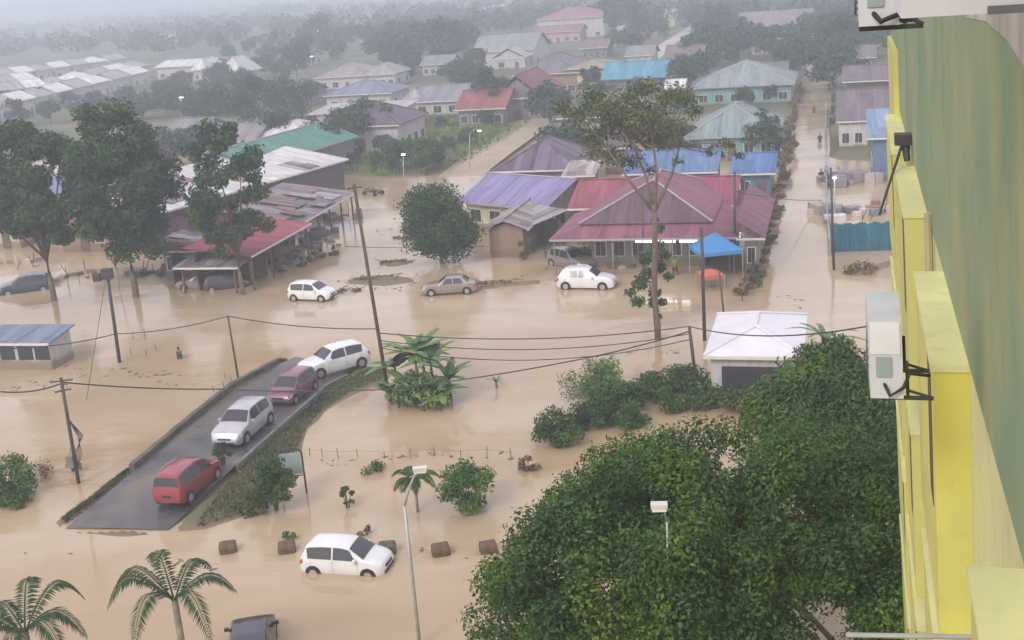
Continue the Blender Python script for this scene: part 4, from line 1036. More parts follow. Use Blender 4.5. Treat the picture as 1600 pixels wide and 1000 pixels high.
sm, n, b = new_mat('flotsam'); ge = n.nodes.new('ShaderNodeNewGeometry')
n.links.new(ramp(n, ge.outputs['Random Per Island'], [(0, (.06, .045, .03)), (.5, (.14, .12, .06)), (.8, (.20, .15, .10)), (1, (.62, .60, .56))]), b.inputs['Base Color']); b.inputs['Roughness'].default_value = .8
tag(np_mesh('flotsam', v, np.arange(4 * N).reshape(N, 4), sm), 'leaves twigs and scraps drifting in lines on the flood water', 'flotsam', None, 'stuff')
# ---------------------------------------------------------------- vehicles
CARS = {
 # profile: (x fraction from rear, top z); belt height; length, width
 'hatch': dict(L=3.75, W=1.66, r=.29, belt=(.93, .88), prof=[(0, .60), (.012, .86), (.03, .98), (.085, 1.40), (.13, 1.47), (.30, 1.51), (.50, 1.50), (.60, 1.43), (.785, .98), (.90, .86), (.965, .74), (.99, .60), (1, .48)], rear=(.035, .08), wind=(.61, .775), sw=[(.12, .40, .10, .40), (.42, .70, .42, .615)], wx=(.17, .82)),
 'suv': dict(L=4.5, W=1.82, r=.34, belt=(1.05, .98), prof=[(0, .62), (.01, .95), (.03, 1.08), (.10, 1.52), (.14, 1.60), (.30, 1.66), (.48, 1.65), (.57, 1.58), (.73, 1.10), (.88, .98), (.96, .86), (.99, .66), (1, .5)], rear=(.035, .095), wind=(.58, .72), sw=[(.14, .38, .12, .38), (.40, .66, .40, .58)], wx=(.17, .81)),
 'sedan': dict(L=4.4, W=1.70, r=.30, belt=(.92, .88), prof=[(0, .55), (.01, .80), (.03, .92), (.14, .97), (.26, 1.36), (.31, 1.41), (.42, 1.43), (.54, 1.40), (.68, .96), (.88, .84), (.96, .74), (.99, .6), (1, .46)], rear=(.145, .25), wind=(.55, .672), sw=[(.24, .41, .28, .41), (.43, .62, .43, .55)], wx=(.18, .81)),
 'mpv': dict(L=4.2, W=1.70, r=.31, belt=(1.0, .95), prof=[(0, .60), (.01, .92), (.02, 1.05), (.05, 1.52), (.09, 1.60), (.30, 1.66), (.52, 1.63), (.62, 1.53), (.80, 1.03), (.91, .92), (.97, .78), (.99, .62), (1, .48)], rear=(.022, .047), wind=(.63, .79), sw=[(.07, .27, .075, .27), (.29, .47, .29, .47), (.49, .72, .49, .635)], wx=(.17, .82)),
}
RUB = flat((.02, .02, .02), .8); RIM = flat((.45, .46, .48), .35, .6)
HEADL = flat((.75, .77, .80), .1); TAILL = flat((.45, .02, .02), .25); PLATE = flat((.03, .03, .03), .5)
def car(kind, loc, rz, paintc, label, metal=.0, group=None, name='parked_car', dz=0.0, roofrail=False, spare=False, tint=None, cat='car', scale=1.0, pitch=0):
    S = CARS[kind]; L, W, rw = S['L'], S['W'], S['r']
    r = empty(name, loc, rz, label, cat, group); r.rotation_euler = (0, pitch, rz); r.scale = (scale,) * 3
    px = [p[0] for p in S['prof']]; pz = [p[1] for p in S['prof']]
    def sec(t):
        z = float(np.interp(t, px, pz)); bt = S['belt'][0] + (S['belt'][1] - S['belt'][0]) * t
        e = min(t, 1 - t); wb = W / 2 * (1 - .20 * max(0, (.09 - e) / .09) ** 2 - (.03 if t > .75 else 0) * (t - .75) * 4)
        b_ = min(bt, z - .07); b_ = max(b_, .40)
        k = max(0, z - bt); wt = wb * (.95 - .30 * min(k, .62) / .62 * .82) if k > .06 else wb * .93
        x = (t - .5) * L; lo = .22 + .10 * max(0, (.05 - e) / .05)
        return [(x, wb * .92, lo), (x, wb * .99, lo + .13), (x, wb * 1.0, (lo + b_) / 2 + .08), (x, wb * .975, b_), (x, wt * 1.0, z - .035 - .02 * min(1, k)), (x, wt * .86, z - .004), (x, wt * .45, z + .012), (x, 0, z + .018)]
    ts = sorted(set([round(x, 4) for x in px] + [i / 26 for i in range(1, 26)])); NP = 8
    v = []; f = []
    for t in ts:
        s_ = sec(t); v += [(x, -y, z) for x, y, z in s_] + [(x, y, z) for x, y, z in s_[-2::-1]]
    Q = 15
    for i in range(len(ts) - 1):
        for j in range(Q - 1): a = i * Q + j; f.append((a, a + Q, a + Q + 1, a + 1))
        f.append((i * Q + Q - 1, (i + 1) * Q + Q - 1, (i + 1) * Q, i * Q))
    f.append(tuple(range(Q))); f.append(tuple(range((len(ts) - 1) * Q + Q - 1, (len(ts) - 1) * Q - 1, -1)))
    key = ('car', paintc, metal); pm = _mc.get(key)
    if pm is None:
        pm, n, b = new_mat('car_paint'); ns = noise(n, 1.2, 5)
        n.links.new(ramp(n, ns, [(.35, sc_(paintc, .88)), (.7, sc_(paintc, 1.04))]), b.inputs['Base Color'])
        b.inputs['Metallic'].default_value = metal; b.inputs['Roughness'].default_value = .32; b.inputs['Coat Weight'].default_value = .6; b.inputs['Coat Roughness'].default_value = .12
        _mc[key] = pm
    m = MB(); m.add(v, f); body = fixn(m.build('body', pm, r, smooth=True))
    try: body.data.set_sharp_from_angle(angle=R(38))
    except Exception: pass
    def strip(t, j, k, sgn=1):      # point on the section between profile nodes j and j+1
        s_ = sec(t); a, b2 = Vector(s_[j]), Vector(s_[j + 1]); p = a.lerp(b2, k); return Vector((p.x, p.y * sgn, p.z))
    gm_ = tint or GLASS
    for sgn in (-1, 1):
        for (b0, b1, t0, t1) in S['sw']:
            m = MB(); vv = []; ff = []; N = 7
            for i in range(N):
                q = i / (N - 1)
                for k, (xa, xb) in ((.06, (b0, b1)), (.5, ((b0 + t0) / 2, (b1 + t1) / 2)), (.92, (t0, t1))):
                    t = xa + (xb - xa) * q; p = strip(t, 3, k, sgn); vv.append(p + Vector((0, sgn * .010, .004)))
            for i in range(N - 1):
                for k in range(2): a = i * 3 + k; ff.append((a, a + 3, a + 4, a + 1))
            m.add(vv, ff); m.build('side_window', gm_, r)
    for nm, (t0, t1) in (('windscreen', S['wind']), ('rear_window', S['rear'])):
        m = MB(); vv = []; ff = []; N = 5
        for i in range(N):
            t = t0 + (t1 - t0) * i / (N - 1); s_ = sec(t)
            nx_ = .012 if nm == 'windscreen' else -.012
            row = [Vector(s_[4]) * 1, Vector(s_[5]), Vector(s_[6]), Vector(s_[7])]
            row[0] = Vector(s_[4]).lerp(Vector(s_[5]), .35)
            pts = [Vector((p.x + nx_, -p.y, p.z + .012)) for p in row] + [Vector((p.x + nx_, p.y, p.z + .012)) for p in row[-2::-1]]
            vv += pts
        for i in range(N - 1):
            for k in range(6): a = i * 7 + k; ff.append((a, a + 7, a + 8, a + 1))
        m.add(vv, ff); m.build(nm, gm_, r)
    for sgn in (-1, 1):
        for wx in S['wx']:
            x = (wx - .5) * L; y = sgn * sec(wx)[2][1]
            m = MB(); m.tube((x, y * .98, rw), (x, y + sgn * .006, rw), rw + .065, rw + .065, 20); m.build('wheel_arch', RUB, r)
            m = MB(); m.tube((x, y - sgn * .16, rw), (x, y + sgn * .022, rw), rw, rw, 20); wh = m.build('wheel', RUB, r)
            m = MB(); m.tube((x, y, rw), (x, y + sgn * .032, rw), rw * .66, rw * .60, 14); m.build('rim', RIM, wh)
        # lamps, mirrors, door seams, handles
        m = MB(); vv = [strip(t, 2, k, sgn) + Vector((.012, sgn * .012, 0)) for t, k in ((.93, .45), (.985, .35), (.985, .95), (.90, .95))]; m.poly(vv); m.build('headlight', HEADL, r)
        m = MB(); vv = [strip(t, 2, k, sgn) + Vector((-.012, sgn * .012, 0)) for t, k in ((.055, .35), (.006, .35), (.012, .97), (.05, .99))]; m.poly(vv); m.build('tail_light', TAILL, r)
        t = S['sw'][-1][1] - .02; p = strip(t, 3, .12, sgn)
        m = MB(); m.box(p + Vector((0, sgn * .11, .03)), (.12, .18, .13)); m.build('mirror', pm, r)
        for t in (S['sw'][0][1] + .01, S['sw'][-1][1] + .01, S['sw'][0][0] + .03):
            m = MB(); a = strip(t, 1, .2, sgn); b2 = strip(t, 2, .2, sgn); c2 = strip(t, 2, .98, sgn)
            for p0, p1 in ((a, b2), (b2, c2)):
                o_ = Vector((0, sgn * .004, 0)); w_ = Vector((.007, 0, 0)); m.poly([p0 - w_ + o_, p0 + w_ + o_, p1 + w_ + o_, p1 - w_ + o_])
            m.build('door_seam', DARKMETAL, r)
    xf = L / 2; zf = .5
    m = MB(); m.box((xf * .985, 0, .56), (.06, W * .42, .12)); m.build('grille', DARKMETAL, r)
    m = MB(); m.box((xf * .99, 0, .36), (.05, W * .66, .10)); m.build('lower_grille', DARKMETAL, r)
    m = MB(); m.box((-xf - .004, 0, .62), (.03, .46, .12)); m.build('number_plate', PLATE, r)
    if roofrail:
        for sgn in (-1, 1):
            m = MB(); m.path([strip(t, 4, .5, sgn) + Vector((0, 0, .05)) for t in (.17, .30, .42, .52)], .018, .018, 6); m.build('roof_rail', RIM, r)
    return r
def heading(u0, v0, u1, v1, z=0):
    a, b_ = P(u0, v0, z), P(u1, v1, z); return math.atan2(b_.y - a.y, b_.x - a.x)
WHITE = (.74, .75, .77)
def carpx(kind, u, v, hd, c, label, z=0, **kw):
    p = P(u, v, z); return car(kind, (p.x, p.y, z), hd, c, label, **kw)
# flooded ones sit with their tyres under the surface
carpx('hatch', 545, 893, heading(490, 902, 610, 909), WHITE, 'white hatchback stranded in flood water at the bottom, front to the right', z=-.30)
p = P(398, 1034, -.30); car('mpv', (p.x, p.y, -.3), heading(398, 1060, 402, 980), (.028, .032, .048), 'dark navy vehicle roof showing at the bottom edge beside the feather palm', metal=.3)
carpx('hatch', 489, 468, heading(455, 470, 525, 472), WHITE, 'small white hatchback in the flooded road at the left, nearest the shop row', z=-.05)
carpx('sedan', 703, 458, heading(742, 458, 662, 463), (.34, .28, .25), 'beige saloon car in the flooded road in front of the round tree', z=-.05, metal=.3)
carpx('suv', 918, 450, heading(880, 454, 960, 455), WHITE, 'white crossover car in the flooded road in front of the big hipped roof', z=-.1, roofrail=True)
H1 = heading(300, 770, 450, 640, .35)
carpx('mpv', 297, 766, H1, (.28, .035, .055), 'red people carrier at the low end of the dry road, rear towards us', z=.38, roofrail=True)
carpx('suv', 382, 678, H1 + math.pi, (.50, .52, .55), 'silver car parked on the dry road behind the dark fern, front towards us', z=.42, metal=.4)
carpx('hatch', 459, 620, H1 + math.pi * .98, (.22, .10, .14), 'dull maroon small car parked between the silver and the white cars', z=.40, metal=.2)
carpx('suv', 523, 579, heading(555, 570, 482, 590, .3), WHITE, 'white crossover at the high end of the dry road, front towards us', z=.33)
carpx('suv', 42, 458, heading(80, 452, 5, 462), (.04, .055, .09), 'dark blue car half under the trees at the left edge', z=-.25)
carpx('sedan', 318, 450, heading(350, 446, 285, 450), (.30, .24, .28), 'muddy pinkish car parked beside the motorcycles under the loose tree', z=-.2)
carpx('hatch', 356, 452, heading(330, 452, 385, 446), (.05, .05, .07), 'dark small car beside the trunk of the loose tree', z=-.2)
carpx('suv', 893, 418, heading(870, 412, 925, 424), (.26, .22, .19), 'brown grey car parked against the big house behind the white crossover', z=-.15)
# ---------------------------------------------------------------- motorcycles on higher ground far lane and small boat
def motorbike(u, v, hd, label, c, z=0):
    p = P(u, v, z); r = empty('motorcycle', (p.x, p.y, z - .12), hd, label, 'motorcycle', 'motorcycles at the bend of the lane')
    for x in (-.62, .62):
        m = MB(); m.tube((x, -.05, .29), (x, .05, .29), .29, .29, 16); m.build('wheel', RUB, r)
    m = MB(); m.path([(-.62, 0, .30), (-.35, 0, .55), (.1, 0, .45), (.35, 0, .6), (.5, 0, .85)], .08, .05, 8); m.path([(.62, 0, .29), (.5, 0, .85), (.44, 0, 1.02)], .03, .03, 6); m.build('frame', flat(c, .4), r, smooth=True)
    m = MB(); m.box((-.25, 0, .76), (.75, .24, .10)); m.build('seat', RUB, r)
    m = MB(); m.tube((.42, -.32, 1.04), (.42, .32, 1.04), .018); m.build('handlebar', DARKMETAL, r)
    m = MB(); m.box((.15, 0, .42), (.35, .22, .3)); m.build('engine', DARKMETAL, r); return r
motorbike(578, 303, .4, 'dark motorcycle nearer the tin roof at the bend of the lane', (.06, .03, .04))
motorbike(592, 305, .9, 'reddish motorcycle on the right of the pair at the bend of the lane', (.25, .06, .08))

# ---------------------------------------------------------------- people wading
SKIN = flat((.25, .15, .10), .6)
def person(u, v, hd, label, shirt, trouser, h=1.68, sunk=.35, arms=0.25, stride=.12, z=None):
    p = P(u, v, 0); zz = -sunk if z is None else z
    r = empty('person', (p.x, p.y, zz), hd, label, 'person', 'people wading in the flooded street'); k = h / 1.7
    V = [(0, 0, .93, .145), (0, 0, 1.12, .13), (0, 0, 1.34, .155), (0, 0, 1.46, .07), (.02, 0, 1.60, .095), (.02, 0, 1.66, .085),
         (0, .19, 1.38, .06), (arms * .3, .25, 1.12, .045), (arms, .23, .90, .034), (0, -.19, 1.38, .06), (-arms * .2, -.25, 1.12, .045), (-arms * .1, -.27, .86, .034),
         (0, .09, .86, .09), (stride, .10, .48, .062), (stride * .6, .10, .08, .045), (stride + .12, .10, .04, .035), (0, -.09, .86, .09), (-stride * .6, -.10, .48, .062), (-stride * 1.6, -.10, .08, .045), (-stride * 1.2, -.10, .04, .035)]
    E_ = [(0, 1), (1, 2), (2, 3), (3, 4), (4, 5), (2, 6), (6, 7), (7, 8), (2, 9), (9, 10), (10, 11), (0, 12), (12, 13), (13, 14), (14, 15), (0, 16), (16, 17), (17, 18), (18, 19)]
    me = bpy.data.meshes.new('body'); me.from_pydata([tuple(c * k for c in q[:3]) for q in V], E_, []); me.materials.append(SKIN)
    o = bpy.data.objects.new('body', me); link(o, r); sk_ = o.modifiers.new('skin', 'SKIN')
    for i, q in enumerate(V): me.skin_vertices[0].data[i].radius = (q[3] * k,) * 2
    me.skin_vertices[0].data[0].use_root = True
    s_ = o.modifiers.new('sub', 'SUBSURF'); s_.levels = 1; s_.render_levels = 1
    m = MB(); m.path([(0, 0, 1.42 * k), (0, 0, 1.30 * k), (0, 0, 1.1 * k), (0, 0, .88 * k)], .19 * k, .19 * k, 10)
    m.tube((0, .17 * k, 1.38 * k), (arms * .3 * k, .26 * k, 1.14 * k), .075 * k, .07 * k); m.tube((0, -.17 * k, 1.38 * k), (-arms * .2 * k, -.26 * k, 1.14 * k), .075 * k, .07 * k)
    m.build('shirt', flat(shirt, .8), r, smooth=True)
    m = MB(); m.path([(0, .09 * k, .92 * k), (stride * k, .10 * k, .48 * k)], .12 * k, .085 * k, 8); m.path([(0, -.09 * k, .92 * k), (-stride * .6 * k, -.10 * k, .48 * k)], .12 * k, .085 * k, 8); m.build('shorts', flat(trouser, .8), r, smooth=True)
    m = MB(); m.path([(.01, 0, 1.74 * k), (.0, 0, 1.68 * k), (-.02, 0, 1.60 * k)], .06 * k, .10 * k, 8); m.build('hair', flat((.015, .012, .01), .7), r, smooth=True)
    return r
person(1272, 178, 1.9, 'person in dark red walking down the middle of the flooded street', (.16, .04, .05), (.05, .05, .07))
person(1283, 280, 1.6, 'person in black at the right edge of the flooded street nearest us', (.03, .03, .04), (.04, .04, .05), sunk=.6)
person(1281, 222, 1.5, 'person in dark clothes at the right edge farther up the flooded street', (.05, .05, .08), (.04, .04, .05), sunk=.6)
person(1055, 430, -1.2, 'person in yellow green standing on the house front beside the tall thin tree', (.20, .22, .05), (.05, .05, .05), sunk=.2)
person(281, 560, .6, 'tiny figure in dark clothes wading left of the thin leaning pole', (.05, .05, .06), (.06, .05, .05), sunk=.9)
# ---------------------------------------------------------------- poles, lamps, wires
def pole_px(name, u0, v0, u1, v1, label, r0=.11, r1=.08, mat=None, cat='utility pole', group=None, z0=0, cross=(), tops=None):
    b_ = P(u0, v0, z0); dep = (b_ - CP).dot(fwd)
    d = ray(u1, v1); hz = math.hypot(b_.x, b_.y); k = hz / math.hypot(d.x, d.y); t = CP + d * k
    r = empty(name, (b_.x, b_.y, z0), 0, label, cat, group); T = t - b_
    m = MB(); m.path([-T.normalized() * .8, T * .5, T], r0, r1, 9); m.build('pole', mat or POLEM, r, smooth=True)
    for (q, ln, az) in cross:
        m = MB(); c = T * q; dd = Vector((math.cos(az), math.sin(az), 0)) * ln / 2; m.tube(c - dd, c + dd, .045, .045, 6)
        co = m.build('cross_arm', mat or POLEM, r)
        for e in (-1, -.5, .5, 1):
            m = MB(); p = c + dd * e * .95; m.tube(p, p + Vector((0, 0, .16)), .04, .02, 6); m.build('insulator', flat((.35, .33, .3), .4), co)
    return r, t
GP = 'power poles of the flooded road'
A1, tA = pole_px('power_pole', 123, 755, 95, 590, 'brown wooden power pole with looped cables at the left, right of the green bush', .10, .08, cross=[(.97, 1.1, .2), (.88, .8, .5)])
m = MB(); bb_ = (tA - Vector(A1.location))
for k in range(5):
    g_ = random.Random(k); m.path([bb_ * .62, bb_ * .45 + Vector((.35 + .07 * k, 0, 0)), bb_ * .28 + Vector((.42 - .1 * k, 0, 0)), bb_ * .16 + Vector((.1, 0, 0)), bb_ * .25 + Vector((-.25, 0, 0)), bb_ * .4], .02, .02, 5)
o_ = m.build('cable_loops', DARKMETAL, A1)
m = MB(); m.box(bb_ * .22 + Vector((-.2, -.1, 0)), (.34, .25, .6)); m.build('junction_box', STEEL, A1)
A2, tB = pole_px('power_pole', 187, 566, 167, 425, 'dark power pole carrying a transformer box in front of the second tall tree', .13, .10, DARKMETAL)
m = MB(); v_ = (tB - Vector(A2.location)); m.box(v_ * .98, (.7, .5, .7)); m.box(v_ * .95 + Vector((-.7, 0, 0)), (.5, .4, .5)); m.build('transformer', DARKMETAL, A2)
A3, tC = pole_px('power_pole', 374, 602, 356, 494, 'thin grey brown pole rising at the left wall of the dry road', .075, .055)
A4, tD = pole_px('power_pole', 608, 624, 553, 288, 'very tall leaning power pole beside the banana clump', .12, .085, cross=[(.985, .9, .3)])
A5, tE = pole_px('power_pole', 1101, 532, 1096, 355, 'dark power pole standing left of the white shed', .12, .10, DARKMETAL)
A6, tF = pole_px('power_pole', 1148, 425, 1148, 268, 'tall thin dark pole in front of the pink annex', .10, .08, DARKMETAL)
A7, tG = pole_px('power_pole', 1087, 592, 1077, 510, 'short pole wrapped in climbing plants between the bushes', .11, .09)
A8, tH = pole_px('power_pole', 1131, 492, 1124, 425, 'short thin pole between the orange canopy and the white shed', .07, .06)
A9, tI = pole_px('power_pole', 1303, 422, 1298, 262, 'dark pole at the corner of the blue fence by the street', .10, .08, DARKMETAL)
A10, tJ = pole_px('power_pole', 1005, 430, 1004, 310, 'thin post in front of the verandah of the big hipped house', .06, .05, DARKMETAL)
def wire(pts, label, rad=.035, sag=.6):
    m = MB(); pts_ = []
    for a, b_ in zip(pts[:-1], pts[1:]):
        a, b_ = Vector(a), Vector(b_)
        for i in range(14):
            t = i / 14; pts_.append(a.lerp(b_, t) - Vector((0, 0, sag * 4 * t * (1 - t))))
    pts_.append(Vector(pts[-1])); m.path(pts_, rad, rad, 5)
    o = m.build('power_line', DARKMETAL); tag(o, label, 'power line', 'power lines over the flood'); return o
_w = ray(0, 612)
wl = CP + _w * (math.hypot(tA.x, tA.y) / math.hypot(_w.x, _w.y)) * 1.0
wire([wl, tA - Vector((0, 0, .3))], 'cable from the wooden pole to the left edge of the view', .04, .2)
z_ = P(345, 628, .6); z2 = P(600, 632, .6); z3 = P(880, 606, .6); z4 = tG - Vector((0, 0, .3))
wire([tA - Vector((0, 0, .25)), z_ + Vector((0, 0, .8)), z2 + Vector((0, 0, .9)), z3 + Vector((0, 0, 1.5)), z4], 'long low cable running right from the wooden pole past the banana clump', .04, .12)
q0 = Pd(-10, 545, 62); q1 = tB.lerp(Vector(A2.location), .68)
wire([q0, q1, tC, tD.lerp(Vector(A4.location), .66)], 'cable from the left edge over the thin pole to the tall leaning pole', .035, .25)
qa = tD.lerp(Vector(A4.location), .68); qb = tG; qr = Pd(1380, 505, 46)
wire([qa, qb, qr], 'upper of the three cables from the leaning pole to the climbing plant pole', .035, .55)
wire([qa - Vector((0, 0, .45)), qb - Vector((0, 0, .45))], 'middle of the three cables from the leaning pole to the climbing plant pole', .03, .75)
wire([qa - Vector((0, 0, .9)), qb - Vector((0, 0, .8))], 'lowest of the three cables from the leaning pole to the climbing plant pole', .03, 1.0)
wire([Pd(540, 385, 105), Pd(860, 378, 105)], 'thin cable crossing the flooded lane left of the round tree', .03, .3)
wire([tF - Vector((0, 0, 1.5)), Pd(1290, 312, 118)], 'thin cable crossing the flooded street beyond the blue fence', .03, .3)
wire([tB, P(135, 625, 0)], 'left guy wire of the transformer pole', .02, .0)
# street lamps
def lamp_px(u0, v0, u1, v1, hu, hv, label, lit=True, r0=.06, group='street lamps', power=14, headw=.5, z0=0):
    b_ = P(u0, v0, z0); d = ray(u1, v1); k = math.hypot(b_.x, b_.y) / math.hypot(d.x, d.y); t = CP + d * k
    d = ray(hu, hv); h_ = CP + d * (math.hypot(b_.x, b_.y) / math.hypot(d.x, d.y))
    r = empty('street_lamp', (b_.x, b_.y, z0), 0, label, 'street lamp', group); T = t - b_; Hh = h_ - b_
    m = MB(); m.path([(0, 0, -.6), T * .5, T], r0, r0 * .7, 8); m.build('pole', GALV, r, smooth=True)
    if (Hh - T).length > .15:
        m = MB(); m.path([T - Vector((0, 0, .02)), T.lerp(Hh, .35) + Vector((0, 0, .22)), T.lerp(Hh, .7) + Vector((0, 0, .22)), Hh], r0 * .6, r0 * .5, 6); m.build('arm', GALV, r, smooth=True)
    m = MB(); dd = (Hh - T); dd.z = 0; dd = dd.normalized() if dd.length > .05 else Vector((1, 0, 0))
    ang = math.atan2(dd.y, dd.x); m.box(Hh + Vector((0, 0, .06)), (headw, .24, .12), ang); hd_ = m.build('lamp_head', flat((.6, .6, .58), .4), r)
    m = MB(); m.box(Hh - Vector((0, 0, .03)), (headw * .85, .22, .09), ang)
    m.build('lamp_glass', emit((1, .96, .88), power) if lit else flat((.8, .8, .78), .2), hd_); return r
lamp_px(656, 1010, 632, 790, 656, 735, 'tall lamp post rising from the bottom edge with a pale curved arm', lit=False, r0=.075, headw=.5)
lamp_px(1056, 1330, 1042, 815, 1030, 793, 'white headed lamp poking out of the huge tree', lit=False, r0=.04, headw=.42)
lamp_px(186, 452, 178, 378, 206, 349, 'curved lamp lit white in front of the second tall tree', power=10)
lamp_px(631, 292, 630, 246, 630, 241, 'lit lamp at the bend of the lane before the two field trees', headw=.5)
lamp_px(733, 266, 734, 208, 749, 204, 'lit lamp beside the field at the muddy lane', power=8)
for (u, vb, vt, lab, hw) in [(497, 75, 48, 'bright lamp above the grey pink roofs in the wood', .9), (487, 118, 88, 'lamp just left of the grey pink roof', .9), (378, 150, 129, 'dim lamp in the haze right of the small white roofs', .6), (620, 24, 3, 'faint lamp at the very top left of the teal topped house', .7), (1126, 330, 283, 'lit lamp above the pink annex roof', .35), (1153, 335, 301, 'small lit lamp lower on the pink annex roof', .3), (876, 170, 138, 'bright lamp at the tip of the grey tin roof', .7), (1304, 345, 277, 'white lamp above the yard right of the flooded street', .35), (283, 200, 152, 'lamp over the bush whose yellow light is painted on', .8), (853, 235, 211, 'small pinkish lamp at the bend of the muddy lane', .4)]:
    lamp_px(u, vb, u, vt + 3, u, vt, lab, headw=hw, r0=.07, power=16)
# ---------------------------------------------------------------- small things
# notice board with an arched frame
def board(u0, v0, u1, v1, vt):
    a, b_ = P(u0, v0, .1), P(u1, v1, .1); W_ = (b_ - a).length; ang = math.atan2(b_.y - a.y, b_.x - a.x); H = topz(b_, vt)
    r = empty('notice_board', (a.x, a.y, 0), ang, 'grey notice board in an arched pipe frame beside the verge bush', 'sign')
    for x in (0, W_):
        m = MB(); m.tube((x, 0, -.5), (x, 0, H - .25), .045); m.build('post', DARKMETAL, r)
    m = MB(); m.path([(W_ / 2 - W_ / 2 * math.cos(t * math.pi / 8), 0, H - .25 + .30 * math.sin(t * math.pi / 8)) for t in range(9)], .045, .045, 8); m.build('arch', DARKMETAL, r)
    m = MB(); m.box((W_ / 2, 0, H * .68), (W_ - .12, .05, H * .46)); m.build('panel', flat((.30, .37, .37), .4), r)
    m = MB(); m.box((W_ / 2, -.03, H * .42), (W_ - .12, .03, .05)); m.build('rail', DARKMETAL, r)
board(441, 772, 479, 768, 700)
STONE = paint((.13, .085, .055), .9, .35, 4)
def block(u, v, label, s=.62, rz=0.2, moss=False):
    p = P(u, v, 0); bm = bmesh.new(); bmesh.ops.create_cube(bm, size=1); bmesh.ops.bevel(bm, geom=bm.edges[:], offset=.22, segments=3, affect='EDGES', profile=.6)
    g_ = random.Random(int(u))
    for q in bm.verts: q.co = Vector((q.co.x * s * 1.15, q.co.y * s * .95, q.co.z * s * .9)) + Vector((g_.uniform(-1, 1), g_.uniform(-1, 1), g_.uniform(-1, 1))) * .015
    me = bpy.data.meshes.new('stone_block'); bm.to_mesh(me); bm.free(); me.materials.append(paint((.10, .10, .06), .9, .35, 4) if moss else STONE)
    o = bpy.data.objects.new('stone_block', me); COL.objects.link(o); o.location = (p.x, p.y, .12); o.rotation_euler.z = rz
    tag(o, label, 'stone', 'rounded blocks in the flood water'); return o
block(357, 861, 'leftmost brown rounded block in the flood below the verge', .66)
block(449, 861, 'brown rounded block just under the clipped green bush top', .66)
block(606, 862, 'dark mossy rounded block touching the bonnet of the white hatchback', .66, .1, True)
block(689, 865, 'brown rounded block right of the leaning lamp post', .68)
block(763, 861, 'brown rounded block at the fringe of the huge tree', .64)
# blue sheet fence at the right of the street
a, b_ = P(1297, 394, 0), P(1400, 391, 0); Wd = (b_ - a).length; H = topz(a, 350)
r = empty('blue_fence', (a.x, a.y, 0), math.atan2(b_.y - a.y, b_.x - a.x), 'blue sheet metal fence with a ragged top at the corner of the flooded street', 'fence')
m = MB(); N = 60; vv = []; ff = []; g_ = random.Random(8)
for i in range(N + 1):
    y = .05 * (i % 2); zt_ = H * (1 + .03 * math.sin(i * .5)) + g_.uniform(-.05, .05); vv += [(Wd * i / N, y, -.4), (Wd * i / N, y, zt_)]
for i in range(N): a_ = i * 2; ff.append((a_, a_ + 2, a_ + 3, a_ + 1))
m.add(vv, ff); m.build('sheet', roofm((.05, .24, .38), .15), r)
for i in range(5):
    m = MB(); m.box((.1 + (Wd - .2) * i / 4, .12, H / 2 - .1), (.09, .09, H + .1)); m.build('post', STEEL, r)
m = MB(); m.box((Wd / 2, .09, H * .8), (Wd, .04, .07)); m.build('rail', STEEL, r)
# long fence along the right side of the street
pts = [(1296, 400), (1293, 340), (1291, 280), (1290, 220), (1291, 170)]; pw = [P(u, v, 0) for u, v in pts]
r = empty('street_fence', pw[0], 0, 'pale grey fence running away along the right side of the flooded street', 'fence'); o0 = Vector(pw[0])
for i in range(4):
    a, b_ = pw[i] - o0, pw[i + 1] - o0; m = MB(); m.slab([a + Vector((0, 0, -.3)), b_ + Vector((0, 0, -.3)), b_ + Vector((0, 0, 1.25)), a + Vector((0, 0, 1.25))], .06)
    m.build('panel', wallm((.42, .44, .47), .5), r)
    m = MB(); m.box(a + Vector((0, 0, .55)), (.2, .2, 1.8)); m.build('post', CONC, r)
pts = [(1160, 470), (1178, 430), (1195, 380), (1210, 320), (1222, 270), (1232, 210), (1243, 160)]; pw = [P(u, v, 0) for u, v in pts]
r = empty('timber_fence', pw[0], 0, 'broken brown timber fence along the left side of the flooded street', 'fence'); o0 = Vector(pw[0]); g_ = random.Random(4)
for i in range(6):
    a, b_ = pw[i] - o0, pw[i + 1] - o0; L_ = (b_ - a).length; k = int(L_ / 1.3); m = MB()
    for j in range(k):
        q = a.lerp(b_, j / k); h_ = g_.uniform(.6, 1.5); m = MB(); m.box(q + Vector((0, 0, h_ / 2 - .2)), (.7 * g_.uniform(.4, 1), .10, h_), g_.uniform(1.1, 1.8)); m.build('paling', WOOD, r)
    m = MB(); m.tube(a + Vector((0, 0, .7)), b_ + Vector((0, 0, .7)), .05); m.build('rail', WOOD, r)
# tents and stall by the verandah
def tent(u, v, W_, H, roofH, c, label, legs=True, name='canopy_tent'):
    p = P(u, v, 0); r = empty(name, (p.x, p.y, 0), .12, label, 'canopy'); w2 = W_ / 2
    m = MB(); cn_ = [(-w2, -w2, H), (w2, -w2, H), (w2, w2, H), (-w2, w2, H)]
    for i in range(4): m.slab([cn_[i], cn_[(i + 1) % 4], (0, 0, H + roofH)], .03)
    for i in range(4):
        a, b2 = Vector(cn_[i]), Vector(cn_[(i + 1) % 4]); m.slab([a - Vector((0, 0, .28)), b2 - Vector((0, 0, .28)), b2, a], .02)
    m.build('canopy', flat(c, .6), r)
    for (x, y, _) in cn_:
        m = MB(); m.tube((x * .97, y * .97, -.4), (x * .97, y * .97, H - .05), .04); m.build('leg', GALV, r)
    return r
tent(1119, 432, 3.3, 2.3, 1.2, (.06, .27, .58), 'bright blue pointed canopy at the end of the lit verandah')
